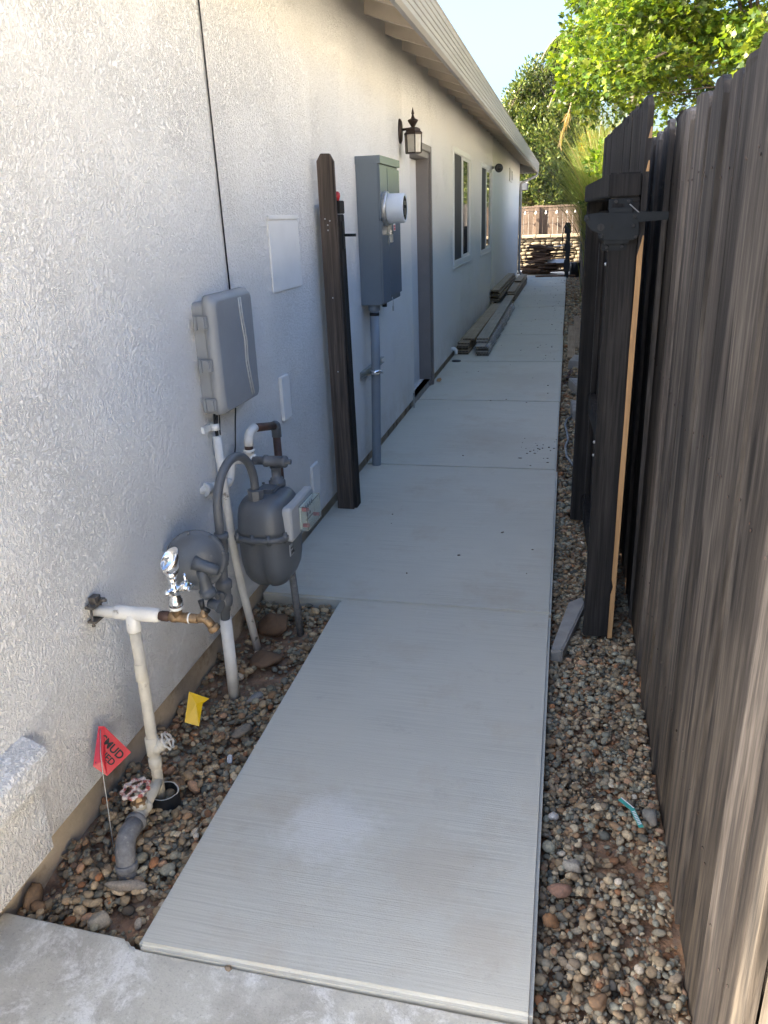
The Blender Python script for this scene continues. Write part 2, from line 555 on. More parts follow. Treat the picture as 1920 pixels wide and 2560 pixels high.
def npmesh(name, V, F, mat, col=None, smooth=True):
    """Mesh from numpy arrays, one optional colour per vertex."""
    me = bpy.data.meshes.new(name)
    nv, nf, k_ = len(V), len(F), F.shape[1]
    me.vertices.add(nv); me.vertices.foreach_set('co', V.astype(np.float32).ravel())
    me.loops.add(nf * k_); me.loops.foreach_set('vertex_index', F.astype(np.int32).ravel())
    me.polygons.add(nf)
    me.polygons.foreach_set('loop_start', np.arange(0, nf * k_, k_, dtype=np.int32))
    me.polygons.foreach_set('use_smooth', np.full(nf, smooth))
    me.update(calc_edges=True)
    if col is not None:
        a = me.color_attributes.new('Col', 'FLOAT_COLOR', 'POINT')
        a.data.foreach_set('color', np.concatenate([col, np.ones((nv, 1))], 1).astype(np.float32).ravel())
    me.materials.append(mat)
    return me


def arc(c, u, w, r, a0, a1, n=10):
    c, u, w = Vector(c), Vector(u), Vector(w)
    return [c + (u * math.cos(a0 + (a1 - a0) * i / n) + w * math.sin(a0 + (a1 - a0) * i / n)) * r for i in range(n + 1)]


def fillet(pts, r, n=6):
    """Round the corners of a polyline."""
    pts = [Vector(p) for p in pts]; out = [pts[0]]
    for a, b, c in zip(pts, pts[1:], pts[2:]):
        d1 = (a - b); d2 = (c - b)
        q = min(r, d1.length * .49, d2.length * .49)
        p0 = b + d1.normalized() * q; p1 = b + d2.normalized() * q
        for i in range(n + 1):
            t = i / n
            out.append(p0 * (1 - t) ** 2 + b * 2 * t * (1 - t) + p1 * t * t)
    out.append(pts[-1])
    return out


# ------------------------------------------------------------------ ground and paths
XW = -1.27          # face of the stucco wall
g = MB().add([(-150, -150, -.14), (150, -150, -.14), (150, 200, -.14), (-150, 200, -.14)], [(0, 1, 2, 3)])
struct('ground', g, M['ground'])
struct('driveway', MB().box(-14, 9.5, -16, -.31, -.13, -.02), M['oldslab'], .01)


def soil_grid(name, x0, x1, y0, y1, z, amp, step):
    nx = max(2, int((x1 - x0) / step)); ny = max(2, int((y1 - y0) / step))
    xs = np.linspace(x0, x1, nx); ys = np.linspace(y0, y1, ny)
    X, Y = np.meshgrid(xs, ys)
    Z = z + amp * (np.sin(X * 23 + 1.3 * np.sin(Y * 9)) * np.sin(Y * 14 + X * 5) + .6 * np.sin(Y * 37 + 2 * np.sin(X * 41)))
    Vv = np.stack([X, Y, Z], -1).reshape(-1, 3)
    i = np.arange(nx * ny).reshape(ny, nx)
    F = np.stack([i[:-1, :-1], i[:-1, 1:], i[1:, 1:], i[1:, :-1]], -1).reshape(-1, 4)
    return tag(obj(name, npmesh(name, Vv, F, M['soil']), None), kind='structure')


soil_grid('soil_bed', -1.31, -.90, 1.165, 2.945, -.085, .009, .02)
soil_grid('soil_strip', -.012, .36, -.6, 25.4, -.085, .007, .03)
struct('old_concrete_slab', MB().prism([(-1.305, -.3, -.013), (.005, -.3, -.013), (.005, 1.147, -.013), (-.93, 1.158, -.013), (-.955, 1.178, -.013), (-1.305, 1.19, -.013)], (0, 0, -.117)), M['oldslab'], .008)
walk = tag(bpy.data.objects.new('walkway', None), kind='structure')
COL.objects.link(walk)
joints = [2.93, 4.905, 6.88, 8.86, 10.93, 12.6, 14.4, 16.4, 18.4, 20.4, 21.95]
obj('slab', MB().box(-.914, .003, 1.155, joints[0] - .004, -.105, 0), M['path'], walk, .010)
for a, b in zip(joints, joints[1:]):
    obj('slab', MB().box(-1.288 if a < 5 else -1.284, -.002 + .006 * math.sin(a * 5), a + .004, b - .004, -.105, 0), M['path'], walk, .010)
struct('back_yard_paving', MB().box(-9, .36, 21.97, 24.2, -.12, -.012), M['oldslab'], .01)

# ------------------------------------------------------------------ the house
house = thing('house', 'long single storey white stucco house with a grey gutter along its eave', 'house', (-6.5, 11, 0))
Y0, Y1 = .42, 21.5      # ends of the house


def wall_grid(X, y0, y1, z0, z1, ops, depth):
    """Wall face at X with openings (ya, yb, za, zb), each with its reveal."""
    mb = MB()
    ys = sorted({y0, y1, *[q for o in ops for q in o[:2]]}); zs = sorted({z0, z1, *[q for o in ops for q in o[2:]]})
    for a, b in zip(ys, ys[1:]):
        for c, d in zip(zs, zs[1:]):
            if any(o[0] <= a and b <= o[1] and o[2] <= c and d <= o[3] for o in ops):
                continue
            mb.add([(X, a, c), (X, b, c), (X, b, d), (X, a, d)], [(0, 1, 2, 3)])
    for a, b, c, d in ops:
        x = X - depth
        mb.add([(X, a, c), (x, a, c), (x, a, d), (X, a, d)], [(0, 1, 2, 3)])
        mb.add([(X, b, c), (x, b, c), (x, b, d), (X, b, d)], [(0, 1, 2, 3)])
        mb.add([(X, a, d), (x, a, d), (x, b, d), (X, b, d)], [(0, 1, 2, 3)])
        mb.add([(X, a, c), (x, a, c), (x, b, c), (X, b, c)], [(0, 1, 2, 3)])
    for q in ((y0, y0), (y1, y1)):
        mb.add([(X, q[0], z0), (X - .25, q[0], z0), (X - .25, q[0], z1), (X, q[0], z1)], [(0, 1, 2, 3)])
    mb.add([(X, y0, z0), (X, y1, z0), (X - .06, y1, z0), (X - .06, y0, z0)], [(0, 1, 2, 3)])
    return mb


DOOR = (6.66, 7.53, .065, 2.10)
WIN = [(9.21, 10.85, 1.03, 2.268), (12.15, 13.78, 1.012, 2.262)]
SEAM = 13.92
WT = 2.84
obj('wall', wall_grid(XW, Y0, SEAM, .065, WT, [DOOR, *WIN], .13), M['stucco'], house)
obj('wall', wall_grid(XW + .004, SEAM + .012, Y1, .065, WT, [], .13), M['smooth'], house, label='smooth cream stucco wall past the seam')
obj('seam_strip', MB().box(XW - .02, XW - .006, SEAM, SEAM + .012, .065, 2.73), M['cable'], house)
# the other three sides and a dark core, so that the house is solid
s = MB()
s.box(-12.5, XW - .14, Y0 + .01, Y0 + .16, -.1, WT).box(-12.5, XW - .14, Y1 - .17, Y1 - .01, -.1, WT).box(-12.52, -12.36, Y0 + .02, Y1 - .02, -.1, WT - .01)
obj('wall', s, M['stucco'], house, label='far sides of the white stucco house')
s = MB().box(XW - .6, XW - .45, Y0 + .17, Y1 - .18, -.05, WT - .02)
obj('inner_wall', s, M['hollowshade'], house)
s = MB().box(XW - .22, XW - .035, Y0 + .02, DOOR[0] - .02, -.13, .10)
s.box(XW - .22, XW - .035, DOOR[1] + .06, Y1 - .03, -.13, .10)
obj('foundation', s, M['foundation'], house)
# wainscot end and its cap at the near left
s = MB().box(XW - .02, XW + .032, Y0 - .02, 1.335, .062, .30)
obj('wainscot', s, M['stucco'], house, .008)
cp = [(XW - .02, .285), (XW + .058, .285), (XW + .064, .305), (XW + .064, .365), (XW + .056, .378), (XW - .02, .412)]
s = MB().prism([(x, Y0 - .05, z) for x, z in cp], (0, 1.352 - Y0 + .05, 0))
obj('wainscot_cap', s, M['stucco'], house, .007)
# door in its recess
door = obj('door', MB().box(-1.42, -1.374, DOOR[0] + .01, 7.498, .07, 2.05), M['doorwhite'], house)
s = MB()
for z0, z1 in ((.25, .95), (1.1, 1.9)):
    for y0, y1 in ((6.75, 7.02), (7.14, 7.42)):
        s.box(-1.3735, -1.3715, y0, y1, z0, z1)
obj('door_panel', s, M['doorwhite'], door, .004)
obj('door_handle', MB().lathe((-1.3735, 6.74, 1.0), (1, 0, 0), [(.025, 0), (.025, .006), (.009, .012), (.009, .035), (.024, .045), (.026, .06), (.015, .07)], 14), M['zinc'], door)
s = MB()
s.box(-1.46, XW + .012, 7.50, 7.575, 0.0, 2.13)
s.box(-1.46, XW + .012, 6.64, 7.499, 2.056, 2.13)
obj('door_frame', s, M['taupe'], house, .004)
obj('frame_moulding', MB().box(XW + .013, XW + .028, 7.535, 7.59, 0.0, 2.16).box(XW + .013, XW + .028, 6.62, 7.534, 2.105, 2.16), M['taupe'], house, .004)
obj('threshold', MB().box(-1.46, -1.278, 6.60, 7.60, -.10, .060), M['cmu'], house, .006)
obj('door_stop_post', MB().box(-1.262, -1.25, 6.55, 6.562, -.02, .13), M['zinc'], house)
for i, (a, b, c, d) in enumerate(WIN):
    win = obj('window', MB().box(-1.40, -1.34, a, b, c, d), M['screen'], house)
    f = MB(); x1 = XW + .010; x0 = XW - .09; w = .05; m = (a + b) / 2
    f.box(x0, x1, a - .012, a + w, c - .012, d + .012).box(x0, x1, b - w, b + .012, c - .012, d + .012)
    f.box(x0, x1, a + w, b - w, c - .012, c + w).box(x0, x1, a + w, b - w, d - w, d + .012)
    f.box(x0, x1 - .004, m - .035, m + .035, c + w, d - w)
    obj('frame', f, M['vinyl'], win, .005)
    obj('screen', MB().box(XW - .012, XW - .008, a + w, m - .035, c + w, d - w), M['screen'], win)
    sx = MB(); q = .028
    y0, y1, z0, z1 = m + .035, b - w, c + w, d - w
    sx.box(XW - .03, XW - .004, y0, y0 + q, z0, z1).box(XW - .03, XW - .004, y1 - q, y1, z0, z1).box(XW - .03, XW - .004, y0 + q, y1 - q, z0, z0 + q).box(XW - .03, XW - .004, y0 + q, y1 - q, z1 - q, z1)
    obj('sash', sx, M['vinyl'], win, .003)
    obj('pane', MB().box(XW - .022, XW - .012, y0 + q, y1 - q, z0 + q, z1 - q), M['glass'], win)
    obj('sill', MB().box(XW + .001, XW + .016, a - .03, b + .03, c - .035, c - .013), M['vinyl'], win, .004)
# vent grille
f = MB(); a, b, c, d = 17.75, 18.6, 2.20, 2.46
f.box(XW - .02, XW + .028, a, a + .05, c, d).box(XW - .02, XW + .028, b - .05, b, c, d).box(XW - .02, XW + .028, a + .05, b - .05, c, c + .04).box(XW - .02, XW + .028, a + .05, b - .05, d - .04, d)
vent = obj('vent', f, M['plate'], house, .004)
sl = MB()
for i in range(6):
    z = c + .05 + i * .03
    sl.prism([(XW + .004, a + .05, z + .018), (XW + .02, a + .05, z), (XW + .023, a + .05, z + .004), (XW + .007, a + .05, z + .022)], (0, b - a - .1, 0))
obj('louvre', sl, M['plate'], vent)
# eave: rafters, boards, gutter, roof
XE = -.86            # back of the gutter
SL = .33
YB = 21.92           # back edge of the roof
YF = -.05
zr = 2.735           # underside of the rafters at the wall


def under(x):
    return zr - (x - XW) * SL


for i in range(38):
    y = YF + .08 + i * .585
    if y > YB - .1:
        break
    xa, xb = XW - .3, XE - .003
    obj('rafter', MB().prism([(xa, y, under(xa)), (xb, y, under(xb)), (xb, y, under(xb) + .09), (xa, y, under(xa) + .09)], (0, .042, 0)), M['soffit'], house)
nb = 4
for i in range(nb):
    xa = XW - .25 + (XE - XW + .25) * i / nb; xb = XW - .25 + (XE - XW + .25) * (i + 1) / nb - .006
    obj('soffit_board', MB().prism([(xa, YF, under(xa) + .091), (xb, YF, under(xb) + .091), (xb, YF, under(xb) + .11), (xa, YF, under(xa) + .11)], (0, YB - YF - .02, 0)), M['soffit'], house)
# ribbed fascia gutter
zb, zt = 2.515, 2.745
pr = [(XE, zb)]
nr = 6
pr.append((XE + .028, zb - .004))
for i in range(nr):
    z0 = zb + .012 + (zt - zb - .03) * i / nr; z1 = zb + .012 + (zt - zb - .03) * (i + 1) / nr; dz = z1 - z0
    xo = XE + .045 + .012 * i / nr
    pr += [(xo, z0), (xo, z0 + dz * .55), (xo - .0035, z0 + dz * .68), (xo - .0035, z0 + dz * .9)]
pr += [(XE + .06, zt - .012), (XE + .052, zt), (XE + .01, zt), (XE + .01, zt - .03), (XE, zt - .03)]
gut = MB()
rings = [[Vector((x, YF, z)) for x, z in pr], [Vector((x, YB + (x - XE), z)) for x, z in pr], [Vector((-12.9, YB + (x - XE), z)) for x, z in pr]]
gut.loft(rings, 0, False)
gutter = obj('gutter', gut, M['gutter'], house)
f = MB()
xl, xr, zr2 = -12.93, XE - .001, under(XE) + .112
mid = (xl + xr) / 2; hz = zr2 + (xr - mid) * SL; hy = (xr - mid)
P = [(xr, YF, zr2), (xr, YB, zr2), (xl, YB, zr2), (xl, YF, zr2), (mid, YF, hz), (mid, YB - hy, hz)]
f.add(P, [(0, 1, 5, 4), (1, 2, 5), (2, 3, 4, 5), (3, 0, 4)])
f.add([(x, y, z + .05) for x, y, z in P], [(0, 1, 5, 4), (1, 2, 5), (2, 3, 4, 5), (3, 0, 4)])
f.add([P[0], P[1], (P[1][0], P[1][1], zr2 + .05), (P[0][0], P[0][1], zr2 + .05)], [(0, 1, 2, 3)])
obj('roof', f, M['roof'], house)
# back eave boards beyond the corner and the downspout
f = MB()
for i in range(3):
    f.box(-4.0, XW - .02, Y1 + .02 + i * .13, Y1 + .14 + i * .13, 2.665 - i * .04, 2.685 - i * .04)
obj('back_soffit', f, M['soffit'], house)
ds = fillet([(XE + .01, Y1 + .30, 2.52), (XE + .01, Y1 + .30, 2.44), (XW + .045, Y1 - .03, 2.27), (XW + .045, Y1 - .05, 2.10), (XW + .045, Y1 - .05, .12), (XW + .14, Y1 - .05, .03)], .06)
dsp = obj('downspout', MB().tube(ds, .032, 8), M['gutter'], house)

# patio cover beyond the back corner
pc = thing('patio_cover', 'pale patio roof beam past the far end of the white house', 'patio cover', (-3, 23, 0))
obj('beam', MB().box(-5.5, -1.11, 22.35, 22.5, 2.13, 2.35), M['plate'], pc, .006)
obj('beam_cap', MB().box(-1.109, -1.095, 22.33, 22.52, 2.11, 2.37), M['taupe'], pc, .003)
obj('post', MB().box(-5.4, -5.25, 22.35, 22.5, -.1, 2.129), M['plate'], pc)
for i in range(7):
    x = -5.2 + i * .62
    obj('rafter', MB().prism([(x, 21.6, 2.42), (x, 22.6, 2.352), (x, 22.6, 2.44), (x, 21.6, 2.51)], (.045, 0, 0)), M['soffit'], pc)
obj('roof_panel', MB().prism([(-5.6, 21.95, 2.495), (-5.6, 22.65, 2.447), (-5.6, 22.65, 2.467), (-5.6, 21.95, 2.515)], (4.0, 0, 0)), M['soffit'], pc)

# ------------------------------------------------------------------ fence pickets
fence = thing('board_fence', 'tall weathered dark board fence along the right of the walkway', 'fence', (.35, 10, 0))


def picket(w, h, t, seed, ear=.028, x=0, nails=False):
    """Board facing -X, dog-eared, with a slightly waved face."""
    r = np.random.default_rng(seed)
    mb = MB()
    e = ear
    top = [(-w / 2, h - e * 1.3), (-w / 2 + e * .35, h - e * .45), (-w / 2 + e, h), (w / 2 - e, h), (w / 2 - e * .35, h - e * .45), (w / 2, h - e * 1.3)]
    zs = [0, h * .33, h * .66]
    left = [(-w / 2 + r.uniform(-.0015, .0015), z) for z in zs]
    right = [(w / 2 + r.uniform(-.0015, .0015), z) for z in zs]
    poly = right[:1] and [*left[:1]]
    ring = [left[0], right[0], right[1], right[2], top[5], top[4], top[3], top[2], top[1], top[0], left[2], left[1]]
    c = r.uniform(-.003, .003, 12)
    n = len(ring)
    vs = [(x - t / 2 + c[i], y, z) for i, (y, z) in enumerate(ring)] + [(x + t / 2 + c[i], y, z) for i, (y, z) in enumerate(ring)]
    quads = [(0, 1, 2, 11), (11, 2, 3, 10), (10, 3, 4, 9), (9, 4, 5, 8), (8, 5, 6, 7)]
    fs = [tuple(reversed(q)) for q in quads] + [tuple(n + i for i in q) for q in quads]
    fs += [(i, (i + 1) % n, n + (i + 1) % n, n + i) for i in range(n)]
    mb.add(vs, fs)
    if nails:
        for zz in (.37, 1.12, 1.72):
            for yy in (-.042, .042):
                mb.lathe((x - t / 2 - .0022, yy + r.uniform(-.008, .008), zz + r.uniform(-.02, .02)), (-1, 0, 0), [(.0042, 0), (.0042, .002), (.001, .003)], 6, 1)
    return mb


pk = [picket(.1325, 1.93, .019, i, .022 + .003 * (i % 4), 0, True).mesh('picket', [M['fence'], M['rustpipe']], .006) for i in range(8)]
bk = [picket(.10, 1.88, .012, 90 + i, .03).mesh('backing_board', [M['fence']]) for i in range(3)]
y = .58
i = 0
while y < 25.3:
    o = inst('picket', pk[random.randrange(8)], (.348 + random.uniform(-.011, .009), y, -.075 + random.uniform(-.014, .012)),
             (rad(random.uniform(-.08, .08)), rad(random.uniform(-.25, .25)), rad(random.uniform(-3.4, 3.4))), fence)
    if y < 11:
        inst('backing_board', bk[i % 3], (.384, y + .0706, -.075), (0, 0, 0), fence)
    y += .1412 + random.uniform(-.0005, .0015)
    i += 1
for z in (.25, 1.0, 1.6):
    obj('rail', MB().box(.3925, .43, .52, 25.3, z, z + .09), M['fence'], fence)
for j in range(12):
    yy = .6 + j * 2.2
    obj('fence_post', MB().box(.432, .52, yy, yy + .09, -.14, 1.75), M['fence'], fence)

# ------------------------------------------------------------------ the open gate against the fence
gate = thing('wooden_gate', 'black stained wooden gate swung open against the right fence, with a black latch', 'gate', (.17, 2.85, 0))
GA = math.atan2(-.065, 1.6)       # the gate stands slightly off the line of the fence


def gp(u, v, z):
    """Gate coordinates: u along the gate from its near end, v out towards the path."""
    d = Vector((math.sin(GA), math.cos(GA), 0)); n_ = Vector((-math.cos(GA), math.sin(GA), 0))
    q = Vector((.2275, 2.83, 0)) + d * u + n_ * v
    return Vector((q.x, q.y, z))


def gbox(u0, u1, v0, v1, z0, z1):
    p = [gp(u0, v0, z0), gp(u1, v0, z0), gp(u1, v1, z0), gp(u0, v1, z0)]
    return MB().prism(p, (0, 0, z1 - z0))


gR = Matrix.Rotation(-GA, 3, 'Z')
gpk = [picket(.138, 1.955, .019, 20 + i, .025).mesh('picket', [M['gatewood']], .002) for i in range(4)]
for i in range(12):
    u = .078 + i * .1405
    p = gp(u, -.0095, -.045 + random.uniform(-.006, .008))
    o = inst('picket', gpk[i % 4], p, (0, 0, -GA + rad(random.uniform(-.8, .8))), gate)
# bare cut edge of the first picket
ed = MB(); ne = 60
zs_ = np.linspace(-.04, 1.88, ne)
bare = []
for i in range(ne):
    z = zs_[i]
    if z > 1.45: w = .0 if math.sin(z * 61) < .55 else .010
    elif z < .25: w = .0175 if math.sin(z * 63) > -.6 else .011
    else: w = .0182 + .0008 * math.sin(z * 13)
    bare.append(w)
e0 = .078 - .069 - .0028
run = MB()
for i in range(ne - 1):
    w = bare[i]
    if w <= 0:
        if run.v: obj('bare_edge', run, M['cutwood'], gate)
        run = MB()
        continue
    w2 = bare[i + 1] if bare[i + 1] > 0 else w * .4
    a, b = gp(e0, -.0185, zs_[i]), gp(e0, -.0185 + w, zs_[i])
    c, d = gp(e0, -.0185 + w2, zs_[i + 1]), gp(e0, -.0185, zs_[i + 1])
    run.prism([a, b, c, d], (gp(.002, 0, 0) - gp(0, 0, 0)))
if run.v: obj('bare_edge', run, M['cutwood'], gate)
st = obj('stile', gbox(.012, .052, .0015, .094, -.04, 1.595), M['gatewood'], gate, .004)
obj('stile', gbox(1.245, 1.285, .0015, .094, -.02, 1.61), M['gatewood'], gate, .004)
obj('top_rail', gbox(.008, 1.32, .002, .104, 1.61, 1.685), M['gatewood'], gate, .005)
obj('head_block', gbox(.016, .06, .003, .09, 1.5965, 1.609), M['gatewood'], gate)
for z in (.04, .60, 1.48):
    obj('rail', gbox(.054, 1.243, .0015, .04, z, z + .09), M['gatewood'], gate, .004)
# latch
lat = MB()
Yl = -.030


def lp(x, z, dy=0):
    return Vector((x, 2.85 + Yl + dy, z))


poly = [(.050, 1.560), (.100, 1.566), (.120, 1.564), (.224, 1.562), (.228, 1.49), (.212, 1.476), (.108, 1.478), (.097, 1.487), (.097, 1.502), (.075, 1.510), (.048, 1.545)]
latch = obj('latch', MB().prism([lp(x, z) for x, z in poly], (0, .006, 0)), M['blacksatin'], gate, .0018)
obj('latch_bar', MB().prism([lp(x, z, -.004) for x, z in ((.205, 1.566), (.316, 1.561), (.316, 1.537), (.225, 1.531))], (0, .0035, 0)), M['blacksatin'], latch, .001)
obj('latch_bracket', MB().box(.126, .202, 2.84, 2.846, 1.57, 1.606).box(.128, .202, 2.826, 2.839, 1.563, 1.579), M['blacksatin'], latch, .0015)
obj('latch_bracket', MB().box(.112, .193, 2.835, 2.842, 1.444, 1.468).box(.118, .198, 2.824, 2.834, 1.466, 1.478), M['blacksatin'], latch, .0015)
for x, z in ((.06, 1.55), (.108, 1.491), (.211, 1.551), (.208, 1.522), (.15, 1.598), (.19, 1.598), (.128, 1.456), (.178, 1.457), (.218, 1.487)):
    c_ = lp(x, z, .001) if 1.47 < z < 1.57 else Vector((x, 2.8405 if z > 1.5 else 2.8355, z))
    obj('bolt', MB().lathe(c_, (0, -1, 0), [(.0066, 0), (.0066, .004), (.004, .006), (.004, .0035)], 10), M['darkmetal'], latch)
s = MB().lathe(lp(.105, 1.5195, -.0005), (0, -1, 0), [(.0115, 0), (.0115, .002)], 16)
obj('keyway', s, M['darkmetal'], latch)
obj('keyway', MB().box(.1035, .1065, 2.8165, 2.8178, 1.511, 1.528).box(.137, .144, 2.8185, 2.8199, 1.512, 1.526), M['hollowshade'], latch)  # key slots drawn as black slivers for the shade inside them
sp = [Vector((.192 + .030 * t + .002 * math.cos(t * 70), 2.817 + .002 * math.sin(t * 70), 1.588 - .026 * t)) for t in np.linspace(0, 1, 90)]
obj('spring', MB().tube(sp, .0009, 5), M['zinc'], latch)
# pull wire and small clips inside the gate
w = MB().tube([(.104, 2.832, 1.47), (.1035, 2.835, 1.35), (.105, 2.86, .9), (.108, 2.88, .45)], .0012, 5)
obj('pull_wire', w, M['darkmetal'], gate)
s = MB()
for z in (1.40, .77, .72):
    s.lathe(gp(.03, .0945, z), gp(0, 1, 0) - gp(0, 0, 0), [(.006, 0), (.006, .004), (.003, .007)], 8)
obj('screw', s, M['zinc'], gate)

# ------------------------------------------------------------------ gate post at the house
post = thing('gate_post', 'dark wooden gate post with a dog-eared board standing against the white wall', 'post', (-1.19, 4.08, 0))
pl = [(-1.238, -.10), (-1.140, -.10), (-1.152, 1.845), (-1.172, 1.882), (-1.218, 1.884), (-1.241, 1.85)]
obj('board', MB().prism([(x, 4.03, z) for x, z in pl], (0, .02, 0)), M['postwood'], post, .002)
obj('post', MB().prism([(-1.226, 4.052, -.1), (-1.126, 4.052, -.1), (-1.142, 4.052, 1.60), (-1.236, 4.052, 1.60)], (0, .09, 0)), M['gatewood'], post, .004)
obj('cap_block', MB().box(-1.232, -1.139, 4.0525, 4.145, 1.602, 1.665), M['gatewood'], post, .003)
obj('striker_plate', MB().box(-1.1395, -1.133, 4.07, 4.11, 1.43, 1.565), M['blacksatin'], post, .001)
obj('striker_pin', MB().tube([(-1.132, 4.09, 1.498), (-1.07, 4.09, 1.497)], .0075, 10), M['blacksatin'], post)
obj('reflector', MB().lathe((-1.155, 4.075, 1.664), (0, 0, 1), [(.009, 0), (.012, .01), (.0155, .022), (.014, .036), (.006, .044)], 14), M['red'], post, label='small red reflector on top')
s = MB()
for x, z in ((-1.213, 1.58), (-1.188, 1.57), (-1.2, 1.55), (-1.2, 1.525), (-1.195, 1.19), (-1.19, .8)):
    s.lathe((x, 4.0298, z), (0, -1, 0), [(.004, 0), (.004, .002), (.001, .0025)], 8)
obj('nail', s, M['zinc'], post)

# ------------------------------------------------------------------ electric meter panel
pan = thing('meter_panel', 'tall blue-grey electric meter panel with a round white meter on the wall', 'meter panel', (-1.19, 5.2, 1.06))
PX, PY0, PY1, PZ0, PZ1 = -1.12, 4.91, 5.485, 1.055, 1.925
sm = 5.115
obj('body', MB().box(XW - .01, PX - .012, PY0, PY1, PZ0, PZ1 - .03), M['panel'], pan, .003)
obj('lid', MB().box(XW - .012, PX + .005, PY0 - .006, PY1 + .006, PZ1 - .045, PZ1).box(XW, PX - .03, PY0 - .003, PY0 + .0, PZ1 - .085, PZ1 - .05), M['panel'], pan, .003)
obj('cover', MB().box(PX - .011, PX, PY0 + .001, sm - .003, PZ0 + .01, 1.56), M['panel'], pan, .002)
obj('cover', MB().box(PX - .011, PX, PY0 + .001, sm - .003, 1.565, PZ1 - .05), M['panel'], pan, .002)
pd = obj('door', MB().box(PX - .011, PX + .001, sm + .003, PY1 - .002, PZ0 + .035, PZ1 - .06), M['panel'], pan, .002)
obj('corner_strip', MB().box(PX - .03, PX - .0115, PY0 - .004, PY0 - .0005, PZ0 + .005, PZ1 - .05), M['panel'], pan, .001)
mc = Vector((PX, 5.02, 1.627))
ring = obj('meter_ring', MB().lathe(mc, (1, 0, 0), [(.098, -.004), (.101, .004), (.101, .02), (.095, .026), (.09, .026)], 32), M['zinc'], pan)
met = obj('meter', MB().lathe(mc + Vector((.024, 0, 0)), (1, 0, 0), [(.089, 0), (.088, .012), (.0865, .098), (.082, .105), (.072, .106), (.070, .1)], 36), M['dial'], pan)
obj('dial_face', MB().lathe(mc + Vector((.1245, 0, 0)), (1, 0, 0), [(.071, 0), (.071, .003)], 28), M['glass'], met)
s = MB()
for dy, dz, a_, b_ in ((0, .03, .04, .012), (0, -.02, .03, .02), (.02, -.045, .012, .006)):
    s.box(mc.x + .1278, mc.x + .1288, mc.y + dy - a_, mc.y + dy + a_, mc.z + dz - b_, mc.z + dz + b_)
obj('readout', s, M['darkmetal'], met)
obj('barcode_tag', MB().box(mc.x + .05, mc.x + .085, mc.y - .052, mc.y - .05, mc.z - .073, mc.z - .0715), M['whiteplastic'], met)
s = MB().box(PX + .001, PX + .022, 5.085, 5.105, 1.485, 1.53).box(PX + .001, PX + .014, 5.145, 5.185, 1.425, 1.475)
obj('hasp', s, M['zinc'], pan, .002)
obj('padlock', MB().box(PX + .012, PX + .026, 5.08, 5.11, 1.475, 1.505), M['chrome'], pan, .003)
obj('seal_tag', MB().box(PX + .003, PX + .006, 5.07, 5.095, 1.415, 1.47), M['clear'], pan)
st_ = obj('warning_sticker', MB().box(PX + .0012, PX + .002, 5.255, 5.315, 1.492, 1.565), M['whiteplastic'], pan, label='small red and white sticker')
s = MB()
for z in (1.497, 1.515, 1.545):
    s.box(PX + .0022, PX + .0028, 5.262, 5.308, z, z + .013)
obj('red_mark', s, M['red'], st_)
obj('hub', MB().lathe((-1.2, 4.97, PZ0 + .001), (0, 0, -1), [(.038, 0), (.038, .035), (.034, .04)], 18), M['conduit'], pan)
obj('drain_hub', MB().lathe((-1.16, 5.10, PZ0 + .001), (0, 0, -1), [(.016, 0), (.016, .03)], 12), M['darkmetal'], pan)
obj('wire_seal', MB().tube([(PX + .004, 5.14, PZ0 + .03), (PX + .01, 5.142, PZ0), (PX + .008, 5.14, PZ0 - .03)], .0025, 6).box(PX + .004, PX + .012, 5.134, 5.146, PZ0 - .06, PZ0 - .028), M['zinc'], pan)

con = thing('conduit', 'grey plastic conduit rising from the walkway into the meter panel', 'conduit', (-1.205, 4.9, 0))
obj('pipe', MB().tube([(-1.2, 4.97, 1.016), (-1.2, 4.955, .7), (-1.205, 4.89, .05), (-1.207, 4.88, -.09)], .0305, 18), M['conduit'], con)
obj('tape', MB().tube([(-1.2, 4.9695, 1.005), (-1.2, 4.9685, .985)], .0318, 18), M['darkmetal'], con)
stt = MB()
zc, yc = .628, 4.93
stt.box(XW + .001, XW + .026, 4.79, 5.40, zc - .021, zc - .0165).box(XW + .001, XW + .026, 4.79, 5.40, zc + .0165, zc + .021).box(XW + .001, XW + .005, 4.79, 5.40, zc - .016, zc + .016)
obj('strut', stt, M['zinc'], con)
obj('strap', MB().tube([(-1.2015, yc - .006, zc - .014), (-1.2015, yc - .006, zc + .014)], .0335, 18).box(-1.183, -1.15, yc + .004, yc + .012, zc - .014, zc + .014), M['chrome'], con)
obj('strap_bolt', MB().lathe((-1.158, yc + .003, zc), (0, -1, 0), [(.009, 0), (.009, .006), (.004, .009)], 10), M['zinc'], con)

# ------------------------------------------------------------------ communication box and its cable
nbx = thing('utility_box', 'grey plastic communication box with latches mounted on the white wall', 'utility box', (-1.23, 2.7, .93))


def rrect(y0, y1, z0, z1, r, x, n=4):
    pts = []
    for cy_, cz_, a0 in ((y1 - r, z1 - r, 0), (y0 + r, z1 - r, 90), (y0 + r, z0 + r, 180), (y1 - r, z0 + r, 270)):
        for i in range(n + 1):
            a = rad(a0 + 90 * i / n)
            pts.append(Vector((x, cy_ + r * math.cos(a), cz_ + r * math.sin(a))))
    return pts


